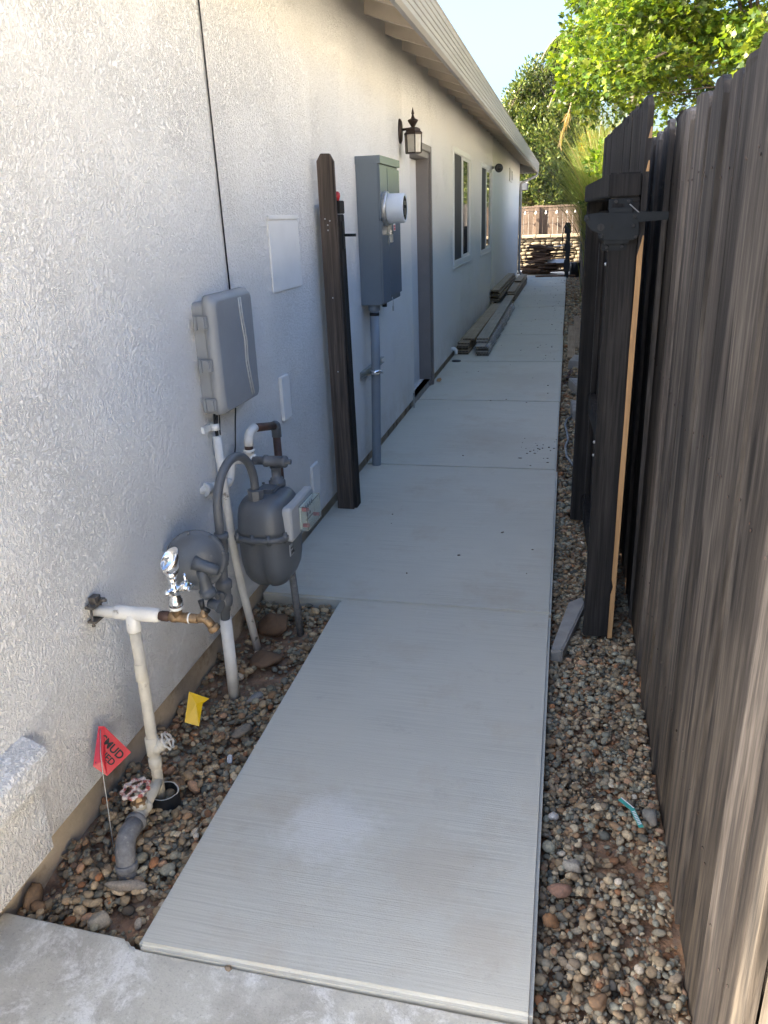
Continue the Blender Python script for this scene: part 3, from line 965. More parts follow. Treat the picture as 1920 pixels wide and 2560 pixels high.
obj('tray', MB().loft([rrect(2.542, 2.90, .925, 1.322, .018, XW - .004), rrect(2.542, 2.90, .925, 1.322, .018, XW + .043)], 0, False), M['netbox'], nbx, .003)
obj('cover', MB().loft([rrect(2.535, 2.905, .918, 1.345, .03, XW + .0435), rrect(2.538, 2.90, .921, 1.342, .03, XW + .068), rrect(2.548, 2.885, .93, 1.332, .03, XW + .084), rrect(2.556, 2.872, .937, 1.322, .026, XW + .088)], 0, True), M['netbox'], nbx)
s = MB()
for q in (0, .019):
    s.tube([(XW + .0885, 2.752 + q, 1.318), (XW + .0895, 2.757 + q, 1.25), (XW + .0895, 2.775 + q, 1.16), (XW + .0895, 2.768 + q, 1.08), (XW + .0895, 2.785 + q, 1.0), (XW + .0885, 2.80 + q, .945)], .003, 6)
obj('rib', s, M['greyplastic'], nbx, label='pale curved rib moulded on the cover')
for z in (1.255, 1.105, .965):
    s = MB().box(XW + .012, XW + .06, 2.522, 2.534, z - .022, z + .022).box(XW + .018, XW + .026, 2.51, 2.523, z - .024, z + .024).box(XW + .048, XW + .056, 2.51, 2.523, z - .018, z + .018)
    obj('latch', s, M['netbox'], nbx, .002)
cab = [(XW + .006, 2.86, 2.86), (XW + .006, 2.862, 2.3), (XW + .005, 2.872, 1.7), (XW + .006, 2.874, 1.33)]
tag(obj('drop_cable', MB().tube(cab, .0033, 6), M['cable']), 'thin black cable running down the white wall to the grey box', 'cable')

wc = thing('cable_conduit', 'white plastic conduit with black cables, below the grey communication box', 'conduit', (-1.235, 2.58, 0))
obj('pipe', MB().tube(fillet([(-1.24, 2.562, .84), (-1.238, 2.577, .55), (-1.236, 2.60, .28), (-1.18, 2.588, -.08)], .12), .0165, 14), M['whitepipe'], wc)
obj('cable', MB().tube([(-1.243, 2.572, .93), (-1.243, 2.565, .88), (-1.24, 2.563, .83)], .0045, 8).tube([(-1.236, 2.58, .93), (-1.237, 2.569, .88), (-1.238, 2.565, .83)], .0045, 8), M['cable'], wc)
obj('cable', MB().tube([(-1.236, 2.60, .93), (-1.235, 2.585, .86), (-1.245, 2.60, .77), (-1.262, 2.655, .70), (-1.264, 2.69, .70)], .0028, 6).tube([(-1.255, 2.80, .92), (-1.262, 2.79, .84), (-1.262, 2.765, .74), (-1.264, 2.75, .70)], .0028, 6), M['cable'], wc)
obj('strap', MB().box(XW, XW + .012, 2.505, 2.60, .862, .886).tube([(-1.243, 2.566, .862), (-1.243, 2.566, .886)], .016, 10), M['whiteplastic'], wc)

# white blank plates
for nm, lab, (a, b, c, d), t in (('blank_plate', 'large white painted blank plate between the grey box and the dark post', (3.345, 3.745, 1.278, 1.582), .007),
                                ('blank_plate', 'small narrow white blank plate right above the gas piping', (3.325, 3.43, .70, .905), .016),
                                ('blank_plate', 'lowest narrow white plate, behind the gas meter', (3.672, 3.785, .18, .365), .016)):
    o = tag(obj(nm, MB().box(XW - .002, XW + t, a, b, c, d), M['plate'], None, .003), lab, 'wall plate')
    if t < .01:
        o2 = obj('trim', MB().box(XW - .001, XW + .011, a, b, d + .001, d + .02), M['plate'], o, .003)

# ------------------------------------------------------------------ wall lantern and camera
ln = thing('wall_lantern', 'bronze wall lantern with frosted panes beside the door', 'lantern', (-1.2, 6.28, 2.1))
lc = Vector((-1.165, 6.28, 0))
pr_ = [(.0, -.085), (.03, -.08), (.042, -.055), (.045, 0), (.042, .055), (.03, .08), (.0, .085)]
rings = []
for x_, sc in ((XW - .002, 1.), (XW + .010, 1.), (XW + .020, .82), (XW + .024, .45)):
    rings.append([Vector((x_, 6.28 + .048 * sc * math.cos(q), 2.176 + .085 * sc * math.sin(q))) for q in (2 * math.pi * j / 20 for j in range(20))])
obj('back_plate', MB().loft(rings), M['bronze'], ln)
obj('arm', MB().tube([(XW + .02, 6.28, 2.185), (XW + .06, 6.28, 2.188), (lc.x, 6.28, 2.19)], .009, 10), M['bronze'], ln)


def hexring(r, z, a0=0, n=6):
    return [Vector((lc.x + r * math.cos(a0 + 2 * math.pi * j / n), lc.y + r * math.sin(a0 + 2 * math.pi * j / n), z)) for j in range(n)]


a0 = rad(-68)
obj('cap', MB().loft([hexring(.070, 2.146, a0), hexring(.072, 2.158, a0), hexring(.058, 2.172, a0), hexring(.056, 2.184, a0), hexring(.03, 2.197, a0)], 0, False), M['bronze'], ln)
obj('finial', MB().lathe((lc.x, lc.y, 2.195), (0, 0, 1), [(.012, 0), (.014, .006), (.022, .02), (.036, .04), (.04, .048), (.034, .054), (.018, .06), (.012, .07), (.008, .085), (.011, .095), (.006, .115), (.001, .135)], 16), M['bronze'], ln)
obj('base', MB().loft([hexring(.062, 2.018, a0), hexring(.062, 2.027, a0)], 0, False), M['bronze'], ln)
bars = MB()
for q, r in zip(hexring(.0655, 2.15, a0), hexring(.06, 2.022, a0)):
    bars.tube([r, q], .0045, 6)
obj('bar', bars, M['bronze'], ln)
hq, hr = hexring(.0625, 2.147, a0), hexring(.0575, 2.026, a0)
for j in range(6):
    a_, b_ = hr[j], hr[(j + 1) % 6]; c_, d_ = hq[(j + 1) % 6], hq[j]
    n_ = (b_ - a_).cross(d_ - a_).normalized() * .002
    obj('pane', MB().prism([a_, b_, c_, d_], n_), M['lampglass'], ln)

sc_ = thing('security_camera', 'small black security camera on a bracket beside the second window', 'camera', (-1.2, 13.7, 2.27))
obj('bracket', MB().tube([(XW, 14.05, 2.285), (XW + .06, 13.85, 2.285), (XW + .12, 13.55, 2.265)], .022, 10), M['whiteplastic'], sc_)
obj('head', MB().lathe((XW + .13, 13.60, 2.262), (.15, -1, -.12), [(.03, 0), (.062, .02), (.066, .1), (.058, .13), (.05, .132)], 18), M['black'], sc_)
obj('lens', MB().lathe((XW + .151, 13.466, 2.246), (.15, -1, -.12), [(.03, 0), (.03, .004), (.01, .006)], 14), M['glass'], sc_)

# ------------------------------------------------------------------ gas meter set
gas = thing('gas_meter', 'grey gas meter with its curved inlet pipe, regulator and riser by the wall', 'gas meter', (-1.08, 2.55, 0))
bc = Vector((-1.075, 2.595, 0)); hx, hy_ = .106, .138


def sring(z, kx, ky, notch=0., n=48, cx=0, cyy=0, p=3.2):
    out = []
    for j in range(n):
        q = 2 * math.pi * j / n
        c_, s_ = math.cos(q), math.sin(q)
        r = (abs(c_) ** p + abs(s_) ** p) ** (-1 / p)
        k_ = 1.0
        for q0 in (-math.pi / 2, math.pi / 2):
            d_ = math.atan2(math.sin(q - q0), math.cos(q - q0))
            k_ -= notch * math.exp(-(d_ / .16) ** 2)
        out.append(Vector((bc.x + cx + hx * kx * r * c_ * k_, bc.y + cyy + hy_ * ky * r * s_ * k_, z)))
    return out


up = [(.478, 1, 1, 0), (.50, .985, .985, 0), (.55, .955, .95, 0), (.58, .90, .89, 0), (.60, .78, .8, 0), (.612, .58, .66, 0), (.615, .3, .4, 0)]
obj('upper_case', MB().loft([sring(z, a, b, c) for z, a, b, c in up]), M['gasgrey'], gas)
lo = [(.462, .99, .99, .0), (.45, .985, .985, .05), (.40, .985, .98, .10), (.35, .96, .95, .13), (.31, .90, .88, .16), (.28, .78, .76, .20), (.258, .62, .60, .26), (.246, .46, .44, .34), (.244, .25, .2, .2)]
obj('lower_case', MB().loft([sring(z, a, b, c) for z, a, b, c in lo]), M['gasgrey'], gas)
obj('flange', MB().loft([sring(z, a, a, 0) for z, a in ((.459, .99), (.460, 1.07), (.466, 1.09), (.474, 1.09), (.480, 1.07), (.481, .99))]), M['gasgrey'], gas)
s = MB()
for dx, dy in ((-.085, -.128), (-.02, -.141), (.045, -.141), (.098, -.1), (.108, -.02), (.108, .07), (-.105, .0), (-.1, .08)):
    obj('case_bolt', MB().lathe((bc.x + dx * .98, bc.y + dy * .97, .452), (0, 0, 1), [(.0085, 0), (.0085, .012), (.013, .013), (.013, .03), (.0075, .031), (.0075, .04)], 10), M['gasgrey'], gas)
obj('top_plate', MB().box(bc.x - .04, bc.x + .035, bc.y - .02, bc.y + .06, .60, .628), M['gasgrey'], gas, .006)
s = MB()
for a, b in ((-.034, -.012), (.029, -.012), (-.034, .054), (.029, .054)):
    s.lathe((bc.x + a, bc.y + b, .628), (0, 0, 1), [(.006, 0), (.006, .005)], 6)
obj('plate_screw', s, M['gasgrey'], gas)
IN = Vector((-1.092, 2.525, .60)); OU = Vector((-1.062, 2.675, .60))
obj('inlet_nut', MB().lathe(IN, (0, 0, 1), [(.024, -.01), (.025, .008), (.029, .009), (.029, .02), (.031, .021), (.031, .048), (.024, .05)], 8, smooth=False), M['gaspipe'], gas)
# riser, loop, valve
R0 = Vector((-1.129, 2.23, -.09)); R1 = Vector((-1.128, 2.231, .262)); R2 = Vector((-1.112, 2.232, .50)); R3 = Vector((-1.108, 2.232, .668))
cl = (R3 + Vector((IN.x, IN.y, .668))) / 2; ul = (R3 - cl); rl = ul.length
loop = [R2, (R2 + R3) / 2] + arc(cl, ul.normalized(), (0, 0, 1), rl, 0, math.pi, 18) + [IN + Vector((0, 0, .03))]
obj('inlet_pipe', MB().tube(loop, .0158, 14), M['gaspipe'], gas)
obj('wrapped_riser', MB().tube([R0, R1], .0215, 16), M['whitepipe'], gas, label='white wrapped lower riser')
s = MB().lathe(R1, R2 - R1, [(.0165, -.012), (.0165, .03), (.02, .035), (.02, .05), (.026, .055), (.029, .07), (.029, .088), (.025, .095), (.025, .12), (.029, .125), (.029, .15), (.022, .155), (.016, .16), (.016, .205), (.019, .21), (.021, .215), (.021, .31), (.025, .315), (.025, .33), (.017, .332)], 14)
obj('riser_valve', s, M['gaspipe'], gas)
obj('valve_plug', MB().lathe(R1 + Vector((.004, -.018, .105)), (.15, -1, 0), [(.019, 0), (.019, .016), (.016, .02)], 14).box(R1.x + .004, R1.x + .011, R1.y - .047, R1.y - .037, R1.z + .093, R1.z + .118), M['gaspipe'], gas)
obj('tee', MB().lathe(R1 + Vector((.012, 0, .225)), (.1, 0, 1), [(.024, 0), (.026, .006), (.026, .03), (.022, .036)], 14).lathe(R1 + Vector((.016, -.012, .24)), (.5, -1, 0), [(.016, 0), (.016, .02), (.012, .024)], 12), M['gaspipe'], gas)
# regulator
rc = Vector((-1.142, 2.10, .548)); ax = Vector((.42, -.84, .28)).normalized()
reg = obj('regulator', MB().lathe(rc - ax * .03, ax, [(.02, -.025), (.06, -.018), (.09, -.004), (.098, 0), (.0995, .004), (.0995, .017), (.097, .019), (.091, .021), (.087, .021), (.076, .032), (.054, .041), (.03, .046), (.012, .047)], 40), M['gasgrey'], gas)
u_ = ax.orthogonal().normalized(); w_ = ax.cross(u_)
s = MB()
for j in range(8):
    q = 2 * math.pi * (j + .3) / 8
    obj('rim_bolt', MB().lathe(rc - ax * .0115 + (u_ * math.cos(q) + w_ * math.sin(q)) * .092, ax, [(.0055, 0), (.0055, .006), (.003, .008)], 7), M['gasgrey'], reg)
spd = Vector((.78, -.25, -.32)).normalized()
obj('spring_tower', MB().lathe(rc + ax * .014 + Vector((.012, 0, -.012)), (.85, .1, -.35), [(.026, -.02), (.021, .0), (.0195, .03), (.019, .055), (.0165, .057), (.0165, .064), (.014, .066)], 18), M['gasgrey'], reg)
s = MB()
for q in (.5, 2.6, 4.3):
    e_ = u_ * math.cos(q) + w_ * math.sin(q)
    s.prism([rc + ax * .012, rc + ax * .012 + e_ * .055, rc - ax * .0 + e_ * .055, rc - ax * .005], (ax.cross(e_)) * .005)
obj('web', s, M['gasgrey'], reg)
vb = rc + Vector((.022, -.012, -.062))
obj('outlet', MB().lathe(vb + Vector((0, 0, .035)), (.12, .05, -1), [(.018, 0), (.019, .03), (.021, .06), (.024, .075), (.028, .076), (.028, .094), (.022, .10), (.017, .101)], 16), M['gasgrey'], reg)
obj('vent_hood', MB().lathe(vb + Vector((.02, .0, -.086)), (1, -.25, -.15), [(.017, -.005), (.017, .02), (.022, .035), (.022, .04), (.018, .036)], 14), M['gasgrey'], reg)
obj('regulator_arm', MB().tube([rc + Vector((.01, .03, -.01)), (-1.12, 2.18, .50), R1 + Vector((.012, -.004, .25))], [.02, .017, .016], 12), M['gaspipe'], gas)
# outlet side: nut, tee, house line
s = MB().lathe(OU, (0, 0, 1), [(.028, -.008), (.028, .012), (.033, .013), (.033, .034), (.026, .036), (.026, .045), (.019, .046), (.019, .085), (.023, .087), (.025, .09)], 10)
T0 = OU + Vector((0, 0, .113))
s.lathe(T0 + Vector((.042, -.002, 0)), (-1, .03, 0), [(.010, -.022), (.010, -.004), (.022, -.004), (.0235, .0), (.0235, .012), (.021, .014), (.021, .072), (.0235, .074), (.0235, .086), (.016, .088), (.016, .11)], 14)
obj('outlet_tee', s, M['gaspipe'], gas)
obj('nipple', MB().lathe(T0 + Vector((-.062, .002, 0)), (-1, .03, 0), [(.0165, -.02), (.0165, .03)], 12), M['gaspipe'], gas)
WTj = Vector((-1.172, 2.69, T0.z))
s = MB().lathe(WTj + Vector((.028, 0, 0)), (-1, -.05, 0), [(.02, 0), (.022, .004), (.022, .05), (.02, .054)], 14)
s.lathe(WTj, (0, 0, 1), [(.019, 0), (.019, .028), (.022, .03), (.022, .04), (.018, .041)], 14)
s.tube(fillet([WTj + Vector((-.02, 0, 0)), (-1.238, 2.655, T0.z + .008), (-1.238, 2.63, .645), (-1.24, 2.60, .640), (-1.285, 2.44, .664)], .035), .0185, 14)
s.lathe((-1.262, 2.50, .655), (-.25, -1, .1), [(.022, 0), (.022, .02), (.026, .022), (.026, .034)], 12)
up_ = [WTj + Vector((0, 0, .052)), WTj + Vector((.0, .01, .10)), WTj + Vector((.006, .06, .113))]
s.tube(fillet(up_, .045), .0185, 14)
obj('house_line', s, M['whitepipe'], gas, label='white painted house line into the wall')
obj('union', MB().lathe(WTj + Vector((0, 0, .038)), (0, 0, 1), [(.0165, 0), (.0165, .018)], 12), M['rustpipe'], gas)
br0 = WTj + Vector((.004, .05, .112)); br1 = Vector((-1.155, 2.945, .782))
s = MB().tube([br0, br1], .0165, 14)
s.tube([br1 + Vector((0, .004, -.02)), (-1.157, 2.955, .42), (-1.20, 2.96, .39), (-1.29, 2.96, .385)], .0165, 14)
obj('brown_branch', s, M['rustpipe'], gas, label='rusty brown branch pipe')
obj('branch_elbow', MB().tube(fillet([br1 + Vector((0, -.02, 0)), br1 + Vector((0, .006, .002)), br1 + Vector((0, .006, -.05))], .02), .0205, 14), M['gaspipe'], gas)
# index housing
FX0 = bc.x + .100
obj('index_housing', MB().loft([rrect(2.505, 2.775, .452, .582, .014, FX0 - .012), rrect(2.502, 2.778, .449, .585, .016, FX0 + .004), rrect(2.502, 2.778, .449, .585, .016, FX0 + .018), rrect(2.51, 2.77, .457, .577, .014, FX0 + .024)], 0, False), M['greyplastic'], gas, .002)
iw = obj('index_plate', MB().box(FX0 + .0245, FX0 + .03, 2.595, 2.745, .468, .555), M['whiteplastic'], gas)
s = MB()
for yy, zz in ((2.652, .536), (2.676, .536), (2.70, .536), (2.724, .536), (2.664, .503), (2.692, .503)):
    s.lathe((FX0 + .0302, yy, zz), (1, 0, 0), [(.0085, 0), (.0085, .0012)], 12)
s.box(FX0 + .0302, FX0 + .0312, 2.648, 2.728, .482, .487)
obj('clock_dial', s, M['print'], iw)
s = MB()
for yy, zz in ((2.612, .543), (2.612, .478), (2.735, .478)):
    s.lathe((FX0 + .03, yy, zz), (1, 0, 0), [(.008, 0), (.008, .022), (.005, .024)], 12)
obj('red_plug', s, M['red'], iw)
cv = MB()
y0, y1, z0, z1, xa, xb, t = 2.588, 2.752, .462, .562, FX0 + .0245, FX0 + .058, .003
cv.box(xb - t, xb, y0, y1, z0, z1).box(xa, xb - t, y0, y0 + t, z0, z1).box(xa, xb - t, y1 - t, y1, z0, z1).box(xa, xb - t, y0 + t, y1 - t, z0, z0 + t).box(xa, xb - t, y0 + t, y1 - t, z1 - t, z1)
obj('index_cover', cv, M['clear'], gas)
rp = MB().box(FX0 - .001, FX0 + .003, 2.52, 2.60, .385, .43)
lb = obj('rating_plate', rp, M['greyplastic'], gas)
s = MB()
yy = 2.527
while yy < 2.59:
    w = random.choice((.0015, .003, .002))
    s.box(FX0 + .0032, FX0 + .0037, yy, yy + w, .389, .404); yy += w + .002
for r_, (a, b) in enumerate(((2.525, 2.55), (2.556, 2.592))):
    for q in np.arange(a, b, .007):
        s.box(FX0 + .0032, FX0 + .0037, q, q + .0045, .412 + .008 * (r_ % 2), .419 + .008 * (r_ % 2))
obj('rating_print', s, M['print'], lb)
obj('support_pipe', MB().tube([(-1.035, 2.722, -.09), (-1.047, 2.70, .30)], .0155, 12), M['greyelbow'], gas)
obj('support_tape', MB().tube([(-1.0462, 2.7015, .272), (-1.0468, 2.7005, .286)], .0166, 12), M['whiteplastic'], gas)

# ------------------------------------------------------------------ water riser with bubbler and valves
wat = thing('water_riser', 'aged white water pipe with a chrome drinking bubbler and handwheel valves by the wall', 'water pipe', (-1.12, 1.66, 0))
H = .568
T = Vector((-1.14, 1.698, H))
obj('wall_pipe', MB().tube([(-1.29, 1.70, H - .002), (-1.06, 1.698, H)], .0165, 14), M['whitepipe'], wat)
obj('pipe_tee', MB().lathe((-1.19, 1.699, H), (1, 0, 0), [(.019, 0), (.0205, .003), (.0205, .045), (.0195, .047), (.0195, .075), (.0205, .077), (.0205, .12), (.019, .13), (.015, .135)], 16).lathe(T, (.02, -.05, -1), [(.02, 0), (.02, .05), (.018, .055)], 14), M['whitepipe'], wat)
s = MB().box(-1.262, -1.24, 1.686, 1.712, H + .02, H + .045).lathe((-1.252, 1.675, H + .032), (0, 0, -1), [(.0035, 0), (.0035, .066), (.005, .067), (.005, .071)], 8).lathe((-1.252, 1.722, H + .036), (0, 0, -1), [(.0035, 0), (.0035, .066)], 8)
s.box(-1.264, -1.238, 1.667, 1.73, H + .018, H + .026).box(-1.264, -1.238, 1.667, 1.73, H - .026, H - .019).lathe((-1.236, 1.70, H + .032), (1, 0, .1), [(.005, 0), (.005, .02)], 8)
obj('ground_clamp', s, M['oldsteel'], wat)
foot = Vector((-1.117, 1.648, -.07))
obj('riser_pipe', MB().tube([T + Vector((0, -.001, -.05)), (-1.13, 1.682, .35), (-1.121, 1.658, .08), foot], .0165, 16), M['aged'], wat)
def atz(z):
    t = (z - (-.07)) / (H - (-.07)); return foot.lerp(T, t)
s = MB()
for z, h_, r in ((.36, .055, .018), (.118, .06, .0205), (.075, .035, .0195)):
    obj('coupling', MB().lathe(atz(z), T - foot, [(.016, 0), (r, .003), (r, h_ - .003), (.016, h_)], 14), M['aged'], wat)
# side valve with its wheel
sv0 = atz(.135); sd_ = Vector((.55, .12, .35)).normalized()
obj('side_valve', MB().lathe(sv0, sd_, [(.017, .0), (.019, .02), (.018, .035), (.011, .04), (.0105, .052)], 12).tube([sv0, sv0 + sd_ * .03], .02, 10), M['aged'], wat)


def handwheel(c, a, r, name, mat, par, lobes=8):
    """Cast valve wheel: lobed rim, spokes and a hub."""
    c = Vector(c); a = Vector(a).normalized(); u = a.orthogonal().normalized(); w = a.cross(u)
    n = 48; mb = MB(); rings = []
    for j in range(n):
        q = 2 * math.pi * j / n
        e = u * math.cos(q) + w * math.sin(q)
        rr = r * (1 + .07 * math.cos(lobes * q)); tr = r * .16 * (1 + .22 * math.cos(lobes * q))
        rings.append([c + e * (rr + tr * math.cos(t)) + a * tr * .8 * math.sin(t) for t in (2 * math.pi * i / 8 for i in range(8))])
    rings.append(rings[0])
    mb.loft(rings, 0, True, False)
    for j in range(4):
        q = 2 * math.pi * j / 4 + .4
        e = u * math.cos(q) + w * math.sin(q)
        mb.tube([c + a * .003, c + e * r * .95], [r * .14, r * .11], 7)
    mb.lathe(c, a, [(r * .28, -.006), (r * .3, .003), (r * .2, .006), (r * .12, .008), (r * .12, .011)], 12)
    return obj(name, mb, mat, par)


handwheel(sv0 + sd_ * .055, sd_, .024, 'valve_wheel', M['wheelwhite'], wat)
# lower branch, gate valve with worn red wheel, grey elbow
vb0 = Vector((-1.104, 1.528, .028))
obj('branch_pipe', MB().tube([atz(.02) + Vector((0, 0, .012)), (-1.108, 1.60, .036), (-1.104, 1.535, .03)], .017, 14), M['aged'], wat)
obj('gate_valve', MB().lathe(vb0 + Vector((0, .03, .002)), (.05, -1, .0), [(.017, 0), (.021, .004), (.021, .016), (.0185, .018), (.0195, .045), (.022, .047), (.022, .06), (.016, .062)], 12).lathe(vb0 + Vector((0, 0, .0)), (-.12, .06, 1), [(.019, -.012), (.019, .02), (.0225, .021), (.0225, .034), (.016, .036), (.012, .05), (.006, .052), (.006, .068)], 8), M['aged'], wat)
obj('bonnet', MB().lathe(vb0 + Vector((-.0035, .0015, .028)), (-.12, .06, 1), [(.0235, 0), (.0235, .01), (.017, .012), (.0135, .022), (.011, .024)], 6, smooth=False), M['brass'], wat)
handwheel(vb0 + Vector((-.0085, .004, .076)), (-.12, -.10, 1), .036, 'valve_wheel', M['wheelred'], wat, 9)
ge = fillet([(-1.100, 1.492, .027), (-1.093, 1.42, .035), (-1.077, 1.385, -.012), (-1.070, 1.375, -.07)], .05, 8)
obj('grey_elbow', MB().tube(ge, .0265, 18).lathe((-1.1, 1.496, .027), (.08, -1, .08), [(.024, -.004), (.0295, 0), (.0295, .014), (.0265, .016)], 18).lathe((-1.0745, 1.382, -.028), (.12, -.2, -1), [(.0275, -.016), (.030, -.012), (.030, .0), (.026, .004)], 18), M['greyelbow'], wat)
# brass run, bubbler, hose bib
s = MB().lathe((-1.062, 1.698, H), (1, 0, 0), [(.012, 0), (.012, .012), (.014, .014), (.014, .03), (.011, .034), (.013, .04), (.016, .046), (.016, .056), (.0145, .06), (.0145, .085), (.016, .088), (.016, .094), (.014, .096), (.0135, .115), (.013, .122)], 14)
s.lathe((-1.0, 1.698, H), (0, 0, 1), [(.014, 0), (.014, .022), (.016, .024), (.016, .034), (.012, .036)], 14)
s.tube(fillet([(-.945, 1.698, H), (-.92, 1.70, H + .006), (-.902, 1.70, H - .024)], .02), [.014] * 9, 12) if False else None
obj('brass_tee', s, M['brass'], wat)
obj('nipple', MB().lathe((-1.064, 1.698, H), (1, 0, 0), [(.0125, 0), (.0125, .014), (.0148, .016), (.0148, .034), (.0125, .036), (.0125, .04)], 14), M['rustpipe'], wat)
s = MB().tube(fillet([(-.944, 1.698, H), (-.918, 1.699, H + .004), (-.898, 1.70, H - .026)], .022, 5), .0125, 12)
s.lathe((-.902, 1.70, H - .018), (.45, .05, -.75), [(.013, 0), (.017, .003), (.017, .016), (.0145, .018)], 12)
s.lathe((-.922, 1.70, H + .006), (.1, -.15, 1), [(.011, 0), (.011, .014), (.006, .016), (.006, .03)], 10)
obj('hose_bib', s, M['brass'], wat)
obj('bib_handle', MB().tube([(-.918, 1.692, H + .036), (-.924, 1.697, H + .06)], [.0065, .0085], 8).tube([(-.92, 1.694, H + .038), (-.909, 1.705, H + .022)], [.006, .008], 8), M['darkmetal'], wat)
obj('sealing_ring', MB().lathe((-1.0, 1.698, H + .026), (0, 0, 1), [(.0175, 0), (.0175, .008)], 14).lathe((-.966, 1.698, H), (1, 0, 0), [(.0155, 0), (.0155, .004)], 14), M['whiteplastic'], wat)
bz = H + .034
B = Vector((-1.0, 1.698, bz))
bub = MB().lathe(B, (0, 0, 1), [(.012, 0), (.019, .003), (.0195, .024), (.0165, .027), (.0165, .036), (.0125, .042), (.0125, .05), (.0165, .056), (.0175, .066), (.0165, .076), (.012, .083), (.011, .098), (.0128, .1), (.0128, .103), (.011, .106), (.0135, .118), (.021, .142)], 18)
def ztop(q):
    return .155 + .066 * (.5 + .5 * math.sin(q + .5)) ** .7


cup, inner = [], []
for t_, rq in ((0, .0205), (.25, .0235), (.6, .0252), (1, .0252)):
    cup.append([B + Vector((rq * math.cos(q), rq * math.sin(q), .140 + t_ * (ztop(q) - .140))) for q in (2 * math.pi * j / 28 for j in range(28))])
for t_, rq in ((1, .0236), (.6, .0236), (.3, .0205), (.12, .012), (.1, .003)):
    inner.append([B + Vector((rq * math.cos(q), rq * math.sin(q), .140 + max(t_ * (ztop(q) - .140), .010 if t_ < .2 else 0))) for q in (2 * math.pi * j / 28 for j in range(28))])
bub.loft(cup + inner, 0, True)
bub.lathe(B + Vector((0, -.012, .068)), (-.75, -.65, .0), [(.0125, -.004), (.0125, .016), (.0105, .02), (.004, .021)], 14)
bub.lathe(B + Vector((.006, 0, .068)), (.8, .25, .35), [(.0125, 0), (.0125, .018), (.0165, .022), (.0185, .028), (.0185, .036), (.014, .04), (.006, .042)], 16)
bub.v = [(a_, b_, B.z + (c_ - B.z) * .76) for a_, b_, c_ in bub.v]
obj('drinking_bubbler', bub, M['chrome'], wat)
hd = (Vector((.8, .25, .35)).normalized()); e1 = hd.orthogonal().normalized(); e2 = hd.cross(e1)
s = MB()
hc = B + Vector((.006, 0, .052)) + hd * .036
for j in range(3):
    q = .6 + 2 * math.pi * j / 3
    e = e1 * math.cos(q) + e2 * math.sin(q)
    s.tube([hc + e * .008, hc + e * .03 + hd * .004], [.006, .0035], 8)
obj('bubbler_handle', s, M['chrome'], wat)

slv = thing('pipe_sleeve', 'short black pipe sleeve with a chipped cream rim, round the foot of the water pipe', 'pipe sleeve', (-1.105, 1.642, -.09))
sx = Vector((-1.098, 1.645, -.10))
rings = [[sx + Vector((r * math.cos(q), r * math.sin(q), z + (-.004 * (math.sin(q * 2 + .4) > .2) if z > .05 else 0))) for q in (2 * math.pi * j / 24 for j in range(24))] for r, z in ((.042, 0), (.042, .102), (.038, .102), (.037, .03))]
obj('tube', MB().loft(rings[:2], 0, True, False).loft(rings[2:], 0, True, False), M['black'], slv)
obj('rim', MB().loft([[p + Vector((0, 0, .0008)) for p in rings[1]], [p + Vector((0, 0, .0008)) for p in rings[2]]], 0, True, False), M['aged'], slv)

# ------------------------------------------------------------------ marker flags


def flag(name, label, pts, fold, mat, wire):
    t = thing(name, label, 'marker flag', wire[0])
    mb = MB()
    mb.add([Vector(p) for p in pts], fold)
    cloth = obj('flag', mb, mat, t)
    so = cloth.modifiers.new('thick', 'SOLIDIFY'); so.thickness = .0008
    obj('wire', MB().tube(wire, .0012, 6), M['zinc'], t)
    return t, cloth


rp_ = [(-1.2364, 1.5898, .2564), (-1.2246, 1.5989, .2514), (-1.1561, 1.6031, .1673), (-1.1952, 1.5313, .1365), (-1.2083, 1.5431, .1775), (-1.2283, 1.5239, .171)]
rf, rcl = flag('marker_flag', 'red utility marker flag with black lettering against the wall', rp_, [(0, 1, 4, 5), (1, 2, 3, 4), (5, 4, 3)], M['redflag'], [(-1.149, 1.435, -.09), (-1.165, 1.465, .02), (-1.204, 1.528, .155), (-1.212, 1.545, .20), (-1.226, 1.582, .252)])
yp = [(-1.1926, 2.0253, .0864), (-1.1318, 2.0462, .0512), (-1.1486, 2.0258, .042), (-1.1479, 1.9805, -.0176), (-1.1903, 1.9642, .0047), (-1.1642, 2.0105, .05)]
flag('marker_flag', 'yellow utility marker flag drooping over the gravel', yp, [(0, 1, 5), (1, 2, 5), (2, 3, 5), (3, 4, 5), (4, 0, 5)], M['yellowflag'], [(-1.185, 2.06, -.09), (-1.188, 2.045, .03), (-1.193, 2.026, .088)])


def lettering(text, origin, u, v, h, parent, mat, lift=.002):
    """Flat print: letters laid on a surface along u with height along v."""
    cu = bpy.data.curves.new('lettering', 'FONT')
    cu.body = text; cu.size = h; cu.extrude = .0001; cu.offset = h * .025
    tmp = bpy.data.objects.new('lettering', cu); COL.objects.link(tmp)
    dg = bpy.context.evaluated_depsgraph_get()
    me = bpy.data.meshes.new_from_object(tmp.evaluated_get(dg))
    bpy.data.objects.remove(tmp)
    u = Vector(u).normalized(); v = Vector(v); v = (v - u * v.dot(u)).normalized(); n = u.cross(v)
    mt = Matrix(((u.x, v.x, n.x, origin[0] + n.x * lift), (u.y, v.y, n.y, origin[1] + n.y * lift), (u.z, v.z, n.z, origin[2] + n.z * lift), (0, 0, 0, 1)))
    me.transform(mt)
    me.materials.clear(); me.materials.append(mat)
    return obj('lettering', me, None, parent)


